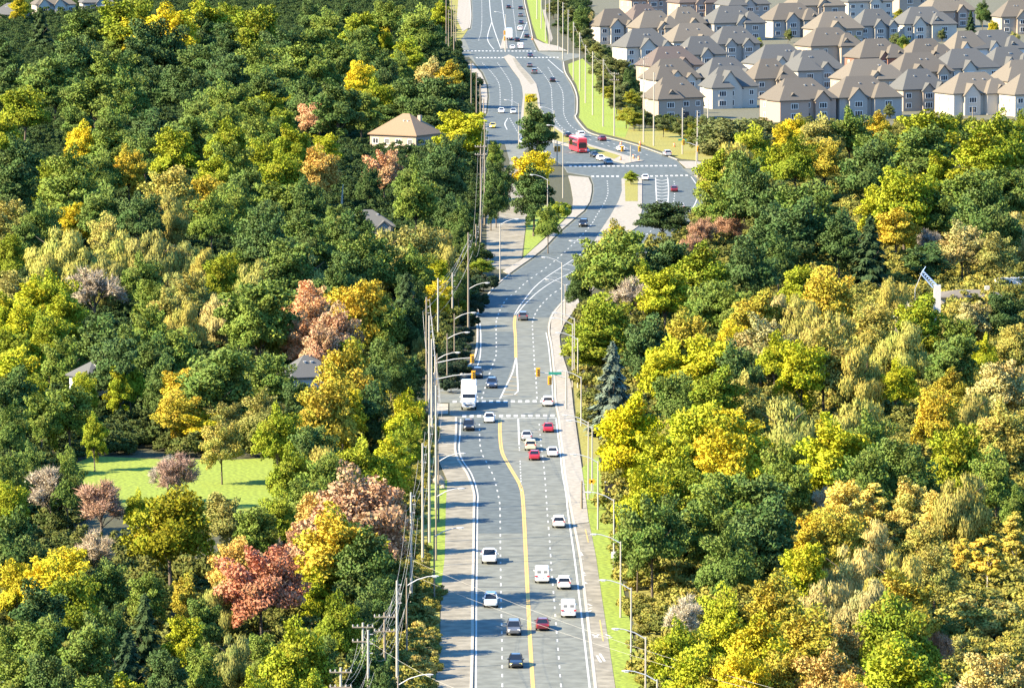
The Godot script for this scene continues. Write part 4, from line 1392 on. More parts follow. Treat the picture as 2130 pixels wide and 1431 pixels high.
func roof_of(foot: Array, top: Array, mid_pillars: Array) -> ArrayMesh:
	var b := MB.new()
	var h: float = top[3]
	var c := 0.08
	b.loft([[Vector3(-top[2] - 0.02, h - 0.03, top[0] - 0.04), Vector3(top[2] + 0.02, h - 0.03, top[0] - 0.04), Vector3(top[2] + 0.02, h - 0.03, top[1] + 0.04), Vector3(-top[2] - 0.02, h - 0.03, top[1] + 0.04)],
		[Vector3(-top[2] + c, h + 0.06, top[0] + c), Vector3(top[2] - c, h + 0.06, top[0] + c), Vector3(top[2] - c, h + 0.06, top[1] - c * 2), Vector3(-top[2] + c, h + 0.06, top[1] - c * 2)]])
	for s in [-1.0, 1.0]:
		for e in [0, 1]:
			b.tube([Vector3(s * foot[2], foot[3], foot[e]), Vector3(s * top[2], h, top[e])], [0.055, 0.05], 4)
		for f in mid_pillars:
			b.tube([Vector3(s * foot[2], foot[3], lerpf(foot[0], foot[1], f)), Vector3(s * top[2], h, lerpf(top[0], top[1], f))], [0.05, 0.045], 4)
	return b.mesh()


func wheel_mesh(rad: float, wide: float) -> ArrayMesh:
	var b := MB.new()
	b.tube([Vector3(-wide / 2, 0, 0), Vector3(-wide * 0.4, 0, 0), Vector3(wide * 0.4, 0, 0), Vector3(wide / 2, 0, 0)], [rad * 0.9, rad, rad, rad * 0.9], 14)
	return b.mesh()


func finish(o: Node3D, rad: float, half: float, axles: Array, nose: Array, tail: Array, lamp_y: Array, mirror: Array) -> void:
	var w := wheel_mesh(rad, 0.23)
	var rim := MB.new()
	rim.tube([Vector3(-0.02, 0, 0), Vector3(0.02, 0, 0)], [rad * 0.58, rad * 0.5], 10)
	var rm := rim.mesh()
	for z in axles:
		for s in [-1.0, 1.0]:
			var t := part("wheel", w, mats.tyre, o, Vector3(s * (half - 0.1), rad, z))
			part("rim", rm, mats.rim, t, Vector3(s * 0.115, 0, 0))
	var l := MB.new()
	l.box(Vector3.ZERO, Vector3(0.36, 0.17, 0.14))
	var lm := l.mesh()
	for s in [-1.0, 1.0]:
		part("headlight", lm, mats.head_lamp, o, Vector3(s * nose[1], lamp_y[0], nose[0]))
		part("taillight", lm, mats.tail_lamp, o, Vector3(s * tail[1], lamp_y[1], tail[0]))
		if mirror:
			var m := MB.new()
			m.box(Vector3.ZERO, Vector3(0.2, 0.15, 0.1))
			part("mirror", m.mesh(), null, o, Vector3(s * mirror[0], mirror[1], mirror[2]))
	var p := MB.new()
	p.box(Vector3.ZERO, Vector3(0.34, 0.16, 0.03))
	part("license_plate", p.mesh(), mats.plate, o, Vector3(0, lamp_y[1] - 0.2, tail[0] - 0.05))
	var g := MB.new()
	g.box(Vector3.ZERO, Vector3(half * 1.1, 0.2, 0.06))
	part("grille", g.mesh(), mats.black_plastic, o, Vector3(0, lamp_y[0] - 0.12, nose[0] + 0.03))


func make_models() -> void:
	var o := Node3D.new()
	part("body", hull([[-2.34, 0.66, 0.40, 0.78], [-2.25, 0.82, 0.30, 0.98], [-1.5, 0.90, 0.22, 1.0], [0.0, 0.91, 0.20, 0.96], [1.1, 0.90, 0.20, 0.93], [1.9, 0.86, 0.22, 0.80], [2.22, 0.76, 0.28, 0.68], [2.32, 0.62, 0.34, 0.58]]), null, o)
	part("window", glasshouse([-1.85, 0.95, 0.79, 0.94], [-1.15, 0.12, 0.60, 1.42]), mats.dark_glass, o)
	part("roof", roof_of([-1.85, 0.95, 0.80, 0.94], [-1.15, 0.12, 0.60, 1.42], [0.45]), null, o)
	finish(o, 0.33, 0.9, [-1.4, 1.42], [2.16, 0.58], [-2.24, 0.62], [0.62, 0.80], [0.96, 0.98, 0.62])
	models["sedan"] = o

	o = Node3D.new()
	part("body", hull([[-2.36, 0.74, 0.42, 0.98], [-2.26, 0.88, 0.34, 1.10], [-1.3, 0.94, 0.26, 1.10], [0.0, 0.94, 0.25, 1.06], [1.1, 0.93, 0.25, 1.04], [1.95, 0.88, 0.28, 0.94], [2.25, 0.78, 0.34, 0.80], [2.34, 0.66, 0.40, 0.70]]), null, o)
	part("window", glasshouse([-2.24, 1.05, 0.84, 1.06], [-1.98, 0.28, 0.68, 1.62]), mats.dark_glass, o)
	part("roof", roof_of([-2.24, 1.05, 0.85, 1.06], [-1.98, 0.28, 0.68, 1.62], [0.3, 0.62]), null, o)
	finish(o, 0.37, 0.94, [-1.42, 1.45], [2.2, 0.62], [-2.28, 0.70], [0.78, 1.0], [1.02, 1.1, 0.66])
	models["suv"] = o

	o = Node3D.new()
	part("body", hull([[-2.8, 0.86, 0.50, 0.74], [-2.75, 0.94, 0.40, 0.78], [0.0, 0.96, 0.34, 0.80], [0.3, 0.96, 0.34, 1.12], [1.5, 0.96, 0.34, 1.12], [2.5, 0.92, 0.36, 1.06], [2.75, 0.84, 0.42, 0.95], [2.85, 0.74, 0.48, 0.8]]), null, o)
	var b := MB.new()
	for s in [-1.0, 1.0]:
		b.box(Vector3(s * 0.9, 0.98, -1.4), Vector3(0.1, 0.42, 2.75))
	b.box(Vector3(0, 0.98, -2.74), Vector3(1.88, 0.42, 0.1))
	part("cargo_bed", b.mesh(), null, o)
	part("window", glasshouse([-0.15, 1.6, 0.86, 1.08], [0.0, 0.95, 0.70, 1.78]), mats.dark_glass, o)
	part("roof", roof_of([-0.15, 1.6, 0.87, 1.08], [0.0, 0.95, 0.70, 1.78], [0.45]), null, o)
	finish(o, 0.4, 0.97, [-1.75, 1.75], [2.76, 0.68], [-2.82, 0.82], [0.92, 0.9], [1.08, 1.2, 1.2])
	models["pickup"] = o

	o = Node3D.new()
	part("body", hull([[-2.55, 0.86, 0.40, 1.9], [-2.48, 0.96, 0.34, 2.06], [-1.0, 0.98, 0.30, 2.14], [0.9, 0.97, 0.30, 2.08], [1.15, 0.95, 0.30, 1.95], [1.75, 0.95, 0.30, 1.3], [2.35, 0.88, 0.34, 1.08], [2.55, 0.74, 0.42, 0.85]]), null, o)
	b = MB.new()
	b.quad(Vector3(-0.80, 1.92, 1.24), Vector3(0.80, 1.92, 1.24), Vector3(0.86, 1.36, 1.79), Vector3(-0.86, 1.36, 1.79), Vector3(0, 1, 1))
	b.quad(Vector3(-0.80, 1.86, 1.20), Vector3(0.80, 1.86, 1.20), Vector3(0.80, 1.92, 1.24), Vector3(-0.80, 1.92, 1.24), Vector3(0, 0, 1))
	part("windscreen", b.mesh(), mats.dark_glass, o)
	for s in [-1.0, 1.0]:
		b = MB.new()
		b.box(Vector3(s * 0.975, 1.55, 0.75), Vector3(0.03, 0.5, 0.85))
		part("side_window", b.mesh(), mats.dark_glass, o)
		b = MB.new()
		b.box(Vector3(s * 0.44, 1.62, -2.54), Vector3(0.5, 0.34, 0.05))
		part("rear_window", b.mesh(), mats.grey_glass, o)
	finish(o, 0.36, 0.97, [-1.55, 1.6], [2.42, 0.64], [-2.54, 0.82], [0.82, 1.05], [1.08, 1.3, 1.25])
	models["van"] = o

	o = Node3D.new()
	part("cargo_box", hull([[-6.2, 1.22, 1.05, 3.75], [-6.1, 1.25, 1.0, 3.8], [1.6, 1.25, 1.0, 3.8], [1.7, 1.22, 1.05, 3.75]]), null, o)
	part("cab", hull([[1.85, 1.1, 0.6, 2.6], [2.0, 1.15, 0.55, 2.7], [3.0, 1.15, 0.5, 2.55], [3.35, 1.14, 0.5, 1.8], [4.2, 1.05, 0.5, 1.62], [4.5, 0.9, 0.55, 1.4]]), null, o)
	b = MB.new()
	b.quad(Vector3(-0.98, 2.45, 3.06), Vector3(0.98, 2.45, 3.06), Vector3(1.0, 1.86, 3.36), Vector3(-1.0, 1.86, 3.36), Vector3(0, 0.4, 1))
	part("windscreen", b.mesh(), mats.dark_glass, o)
	for s in [-1.0, 1.0]:
		b = MB.new()
		b.box(Vector3(s * 1.16, 2.05, 2.55), Vector3(0.03, 0.6, 0.75))
		part("side_window", b.mesh(), mats.dark_glass, o)
	b = MB.new()
	b.box(Vector3(0, 0.75, -2.0), Vector3(1.0, 0.35, 8.2))
	part("chassis", b.mesh(), mats.black_plastic, o)
	finish(o, 0.5, 1.15, [-4.6, 3.4], [4.44, 0.75], [-6.16, 0.95], [0.95, 0.9], [1.35, 2.0, 3.1])
	models["lorry"] = o

	o = Node3D.new()
	part("body", hull([[-5.6, 1.2, 0.4, 3.9], [-5.5, 1.27, 0.34, 4.0], [5.3, 1.27, 0.34, 4.0], [5.55, 1.2, 0.4, 3.8]]), null, o)
	b = MB.new()
	b.box(Vector3(0, 4.06, -0.2), Vector3(2.1, 0.16, 9.6))
	part("roof_pod", b.mesh(), plain_mat("sunlit_bus_roof", lin(0.62, 0.30, 0.28), 0.6), o)  # pinkish: sunlight on the red roof is put into this colour
	for s in [-1.0, 1.0]:
		for k in 6:
			b = MB.new()
			b.box(Vector3(s * 1.27, 2.15, -4.5 + k * 1.65), Vector3(0.05, 0.95, 1.45))
			part("side_window", b.mesh(), mats.dark_glass, o)
			b = MB.new()
			b.box(Vector3(s * 1.27, 3.35, -4.5 + k * 1.65), Vector3(0.05, 0.6, 1.45))
			part("side_window", b.mesh(), mats.dark_glass, o)
	b = MB.new()
	b.box(Vector3(0, 2.0, 5.52), Vector3(2.1, 1.2, 0.1))
	part("windscreen", b.mesh(), mats.dark_glass, o)
	b = MB.new()
	b.box(Vector3(0, 2.75, 5.5), Vector3(1.7, 0.28, 0.14))
	part("destination_board", b.mesh(), mats.black_plastic, o)
	finish(o, 0.48, 1.2, [-3.2, 3.4], [5.5, 0.85], [-5.6, 0.95], [0.85, 1.0], [1.4, 2.3, 5.3])
	models["bus"] = o


func vehicle(kind: String, x: float, foot: float, drift: float, away: bool, paint: String, label: String, colour_of := "") -> Node3D:
	var half: float = {"sedan": 2.3, "suv": 2.35, "pickup": 2.8, "van": 2.55, "lorry": 4.5, "bus": 5.5}[kind]
	var at := ground_at(x, foot)
	var on := ground_at(x + drift, foot - 40.0)
	var dir := (on - at).normalized()
	var o: Node3D = models[kind].duplicate()
	var called: String = {"sedan": "car", "suv": "estate_car", "pickup": "pickup_truck", "van": "van", "lorry": "lorry", "bus": "bus"}[kind]
	o.name = numbered(called)
	add_child(o)
	o.position = at + dir * half + Vector3(0, 0.035, 0)
	o.rotation.y = atan2(dir.x, dir.z) if away else atan2(-dir.x, -dir.z)
	if kind in ["lorry", "pickup"]:
		o.scale = Vector3.ONE * 1.08
	tag(o, label, {"sedan": "car", "suv": "car", "pickup": "pickup", "van": "van", "lorry": "lorry", "bus": "bus"}[kind], "vehicles on the road")
	var m: StandardMaterial3D = mats[paint]
	for c in o.get_children():
		var n := String(c.name)
		if n.begins_with("body") or n.begins_with("roof") and not n.begins_with("roof_pod") or n.begins_with("mirror") or n.begins_with("cargo") or n.begins_with("cab"):
			c.material_override = m
		if colour_of == "yellow_lights" and n.begins_with("headlight"):
			c.material_override = mats.yellow_lamp
	return o


func build_vehicles() -> void:
	for a in [["paint_black", lin(0.012, 0.012, 0.014)], ["paint_grey", lin(0.10, 0.105, 0.115)], ["paint_silver", lin(0.42, 0.43, 0.44)], ["paint_white", lin(0.78, 0.78, 0.77)], ["paint_red", lin(0.42, 0.02, 0.04)], ["paint_dark_red", lin(0.14, 0.01, 0.02)], ["paint_cream", lin(0.62, 0.56, 0.38)], ["paint_blue", lin(0.03, 0.05, 0.10)], ["paint_pale_blue", lin(0.52, 0.60, 0.66)], ["paint_taxi", lin(0.62, 0.50, 0.06)], ["paint_bus", lin(0.55, 0.025, 0.04)]]:
		var m := plain_mat(a[0], a[1], 0.35)
		m.clearcoat_enabled = true
		m.clearcoat = 0.8
		m.clearcoat_roughness = 0.08
	make_models()
	var v := [
		["sedan", 1073, 1392, -0.6, false, "paint_black", "black car with yellowish headlights in the inner southbound lane", "yellow_lights"],
		["suv", 1069, 1324, -0.6, false, "paint_grey", "dark grey estate car just ahead of the black car"],
		["sedan", 1129, 1314, -2.2, true, "paint_dark_red", "dark red car beside the double yellow line"],
		["van", 1183, 1287, -3.4, true, "paint_white", "white van in the kerb lane at the shadow's edge"],
		["suv", 1021, 1266, -0.2, false, "paint_pale_blue", "pale blue white car inside the broad tree shadow"],
		["suv", 1174, 1228, -3.6, true, "paint_white", "white car with a dark spare wheel on its back"],
		["van", 1128, 1215, -2.2, true, "paint_white", "white van in the inner northbound lane"],
		["pickup", 1018, 1175, -0.1, false, "paint_white", "white pickup truck alone in the southbound lanes"],
		["suv", 1163, 1100, -4.0, true, "paint_white", "white estate car by the end of the concrete pavement"],
		["sedan", 1112, 959, -1.6, true, "paint_red", "red car with its brake lights on behind the cream car"],
		["suv", 1104, 939, -1.4, true, "paint_cream", "cream estate car waiting between silver and red cars"],
		["sedan", 1150, 952, -2.2, true, "paint_white", "white car in the kerb lane beside the queue"],
		["sedan", 1096, 918, -1.2, true, "paint_silver", "silver car at the head of the turning queue"],
		["sedan", 1141, 901, -2.4, true, "paint_red", "bright red car moving off towards the crossing"],
		["suv", 975, 898, 1.4, false, "paint_black", "black estate car past the crossing by the western kerb"],
		["sedan", 1018, 881, 1.0, false, "paint_white", "white car on the near zebra crossing"],
		["suv", 1140, 847, -2.0, true, "paint_white", "white estate car on the far zebra crossing"],
		["lorry", 975, 854, 2.0, false, "paint_white", "white box lorry stopped at the crossing"],
		["suv", 1023, 809, 3.0, false, "paint_blue", "dark blue car beside the hatched wedge"],
		["suv", 993, 788, 2.0, false, "paint_black", "black estate car behind the white lorry"],
		["suv", 1088, 668, 0.8, true, "paint_grey", "grey estate car leaving along the double yellow line"],
		["suv", 1212, 473, 36.0, false, "paint_black", "black estate car on the bend by the old road"],
		["sedan", 1417, 437, 8.0, true, "paint_silver", "silver car below the chevron hatching"],
		["sedan", 1403, 400, 0.0, true, "paint_dark_red", "dark red car beside the chevron hatching"],
		["sedan", 1343, 376, 0.0, true, "paint_white", "white car crossing the zebra by the planted island"],
		["bus", 1212, 319, -120.0, false, "paint_bus", "red bus waiting beside the grassy island"],
		["sedan", 1221, 318, -120.0, false, "paint_silver", "silver car tucked against the red bus"],
		["sedan", 1241, 328, -120.0, false, "paint_black", "black car behind the white car at the stop line"],
		["sedan", 1254, 335, -120.0, false, "paint_white", "white car queued at the wide crossing"],
		["sedan", 1270, 343, -120.0, false, "paint_grey", "dark grey car first at the wide crossing's stop line"],
		["sedan", 1295, 315, -120.0, true, "paint_white", "white car passing the grassy island northbound"],
		["sedan", 1256, 294, -120.0, true, "paint_dark_red", "dark red car at the far kerb's curve"],
		["suv", 1211, 286, -120.0, true, "paint_white", "white estate car rounding the curve beyond the bus"],
		["sedan", 1184, 287, -120.0, true, "paint_black", "black car just beyond the red bus"],
		["suv", 1391, 326, -90.0, true, "paint_silver", "silver estate car by the corner of the eastern crossing"],
		["sedan", 1043, 236, 0.0, false, "paint_white", "white car coming down the far southbound lanes"],
		["sedan", 1068, 237, 0.0, false, "paint_silver", "silver car beside the white car in the far lanes"],
		["sedan", 1025, 267, 2.0, false, "paint_taxi", "yellow taxi near the head of the old road"],
		["sedan", 1088, 300, -40.0, false, "paint_white", "white car at the mouth of the old road"],
		["sedan", 1150, 171, -22.0, true, "paint_black", "black car alone in the far northbound lanes"],
		["suv", 1112, 154, -24.0, true, "paint_grey", "grey estate car beside the pale island"],
		["sedan", 1102, 140, -24.0, true, "paint_grey", "grey car approaching the far crossing"],
		["sedan", 1103, 119, -8.0, true, "paint_blue", "dark blue car on the far crossing"],
		["sedan", 1066, 103, 0.0, true, "paint_white", "white car first beyond the far crossing"],
		["van", 1083, 102, -6.0, true, "paint_white", "white van beyond the far crossing"],
		["sedan", 1076, 87, -6.0, true, "paint_black", "black car in the far queue behind the lorry"],
		["sedan", 1096, 79, -8.0, true, "paint_black", "black car in the far queue by the kerb"],
		["lorry", 1058, 84, -3.0, true, "paint_white", "white box lorry in the far queue"],
		["suv", 1082, 64, -6.0, true, "paint_white", "white estate car in the far queue"],
		["sedan", 1084, 50, -6.0, true, "paint_blue", "dark blue car in the far queue"],
		["sedan", 1083, 35, -6.0, true, "paint_grey", "grey car in the far queue"],
		["sedan", 1083, 20, -6.0, true, "paint_black", "black car at the far end of the queue"],
		["sedan", 1058, 18, -5.0, true, "paint_black", "black car alone in the far inner lane"],
	]
	for a in v:
		vehicle(a[0], a[1], a[2], a[3], a[4], a[5], a[6], a[7] if a.size() > 7 else "")
	for m in models.values():
		m.free()


# ---------------------------------------------------------------- small things
func build_small_things() -> void:
	# pale blue lattice boom and its white tower in the yard
	var at := ground_at(1950, 700)
	var o := thing("crane", "pale blue lattice boom leaning from a white tower in the yard", "crane", at)
	var b := MB.new()
	b.box(Vector3(0, 4.9, 0), Vector3(1.3, 9.8, 1.3))
	part("tower", b.mesh(), mats.white_siding, o)
	b = MB.new()
	var foot := Vector3(-0.5, 9.6, 0)
	var tip := Vector3(-2.9, 12.2, 0)
	for s in [[-0.35, -0.3], [0.35, -0.3], [-0.35, 0.3], [0.35, 0.3]]:
		var off := Vector3(s[0], s[0] * 0.9, s[1])
		b.tube([foot + off, tip + off * 0.7], [0.11, 0.09], 5)
	for i in 7:
		var p := foot.lerp(tip, i / 7.0)
		var q := foot.lerp(tip, (i + 1) / 7.0)
		var off := Vector3(0.35, 0.31, 0.3)
		b.tube([p + off, q - off], [0.05, 0.05], 4)
		b.tube([p - off, q + off], [0.05, 0.05], 4)
	part("boom", b.mesh(), plain_mat("boom_blue", lin(0.34, 0.48, 0.72), 0.6), o)
	b = MB.new()
	b.tube([tip, Vector3(-2.2, 13.3, 0)], [0.13, 0.07], 5)
	part("jib", b.mesh(), mats.boom_blue, o)
	b = MB.new()
	b.tube([tip, Vector3(-4.2, 9.0, 0), Vector3(-4.3, 0.0, 0)], [0.07, 0.07, 0.06], 5)
	part("strut", b.mesh(), mats.galvanised, o)
	# white trailer
	o = thing("trailer", "white box trailer parked at the edge of the yard", "trailer", ground_at(2118, 618), deg_to_rad(6))
	b = MB.new()
	b.box(Vector3(0, 2.5, 0), Vector3(9.0, 2.9, 2.5))
	part("cargo_box", b.mesh(), mats.paint_white, o)
	b = MB.new()
	b.box(Vector3(0, 0.9, 0), Vector3(8.6, 0.25, 1.6))
	part("chassis", b.mesh(), mats.black_plastic, o)
	for x in [2.2, 3.3]:
		var wh := part("wheel", wheel_mesh(0.5, 0.35), mats.tyre, o, Vector3(x, 0.5, 0.95))
		wh.rotation.y = PI / 2
	# low timber stacks
	for i in 3:
		o = thing("timber_stack", "low stack of pale timber beside the tan roofed shed", "timber", ground_at(1990 + i * 24, 640 + i * 3), 0.1, "timber stacks in the yard")
		for k in 5:
			b = MB.new()
			b.box(Vector3(0, 0.3 + k * 0.34, 0), Vector3(3.4 - k * 0.2, 0.3, 1.6))
			part("board_layer", b.mesh(), plain_mat("timber", lin(0.55, 0.42, 0.28), 0.9), o)
	# orange construction barrels on the verge and the island
	for a in [[1292, 303], [1332, 302], [1403, 306], [1291, 334], [1329, 334], [1108, 83], [1318, 331]]:
		o = thing("traffic_barrel", "orange construction barrel by the wide crossing", "barrel", ground_at(a[0], a[1]), 0.0, "construction barrels")
		b = MB.new()
		b.tube([Vector3(0, 0.1, 0), Vector3(0, 0.5, 0), Vector3(0, 1.15, 0)], [0.32, 0.3, 0.22], 10)
		var body := part("body", b.mesh(), plain_mat("barrel_orange", lin(0.75, 0.20, 0.04), 0.6), o)
		for y in [0.45, 0.8]:
			b = MB.new()
			b.tube([Vector3(0, y, 0), Vector3(0, y + 0.14, 0)], [0.325 - y * 0.05, 0.32 - y * 0.06], 10)
			part("band", b.mesh(), mats.white_trim, body)
		b = MB.new()
		b.tube([Vector3(0, -0.02, 0), Vector3(0, 0.1, 0)], [0.42, 0.42], 10)
		part("base", b.mesh(), mats.black_plastic, o)
	# boulders and a heap at the path's edge
	for a in [[913, 1003, 0.9], [917, 1010, 0.7], [921, 1016, 0.5]]:
		o = thing("boulder", "rough boulder at the upper end of the western verge", "boulder", ground_at(a[0], a[1]), a[2], "boulders on the verge")
		b = MB.new()
		var rings := []
		for y in 4:
			var ring := []
			for k in 8:
				var q: float = [1.0, 1.1, 0.8, 0.3][y] * a[2] * rng.randf_range(0.8, 1.15)
				ring.append(Vector3(q * cos(TAU * k / 8), y * a[2] * 0.42 - 0.05, q * sin(TAU * k / 8)))
			rings.append(ring)
		b.loft(rings)
		part("stone", b.mesh(), plain_mat("boulder_stone", lin(0.30, 0.26, 0.20), 0.95), o)
	# white dead trunk by the dark house
	o = thing("dead_trunk", "white dead tree trunk standing beside the dark grey house", "dead tree", ground_at(711, foot_row(383, 7.0)))
	b = MB.new()
	b.tube([Vector3(-0.2, -0.2, 0), Vector3(0, 3.5, 0), Vector3(0.25, 7.0, 0)], [0.34, 0.26, 0.1], 7)
	part("trunk", b.mesh(), mats.pale_bark, o)


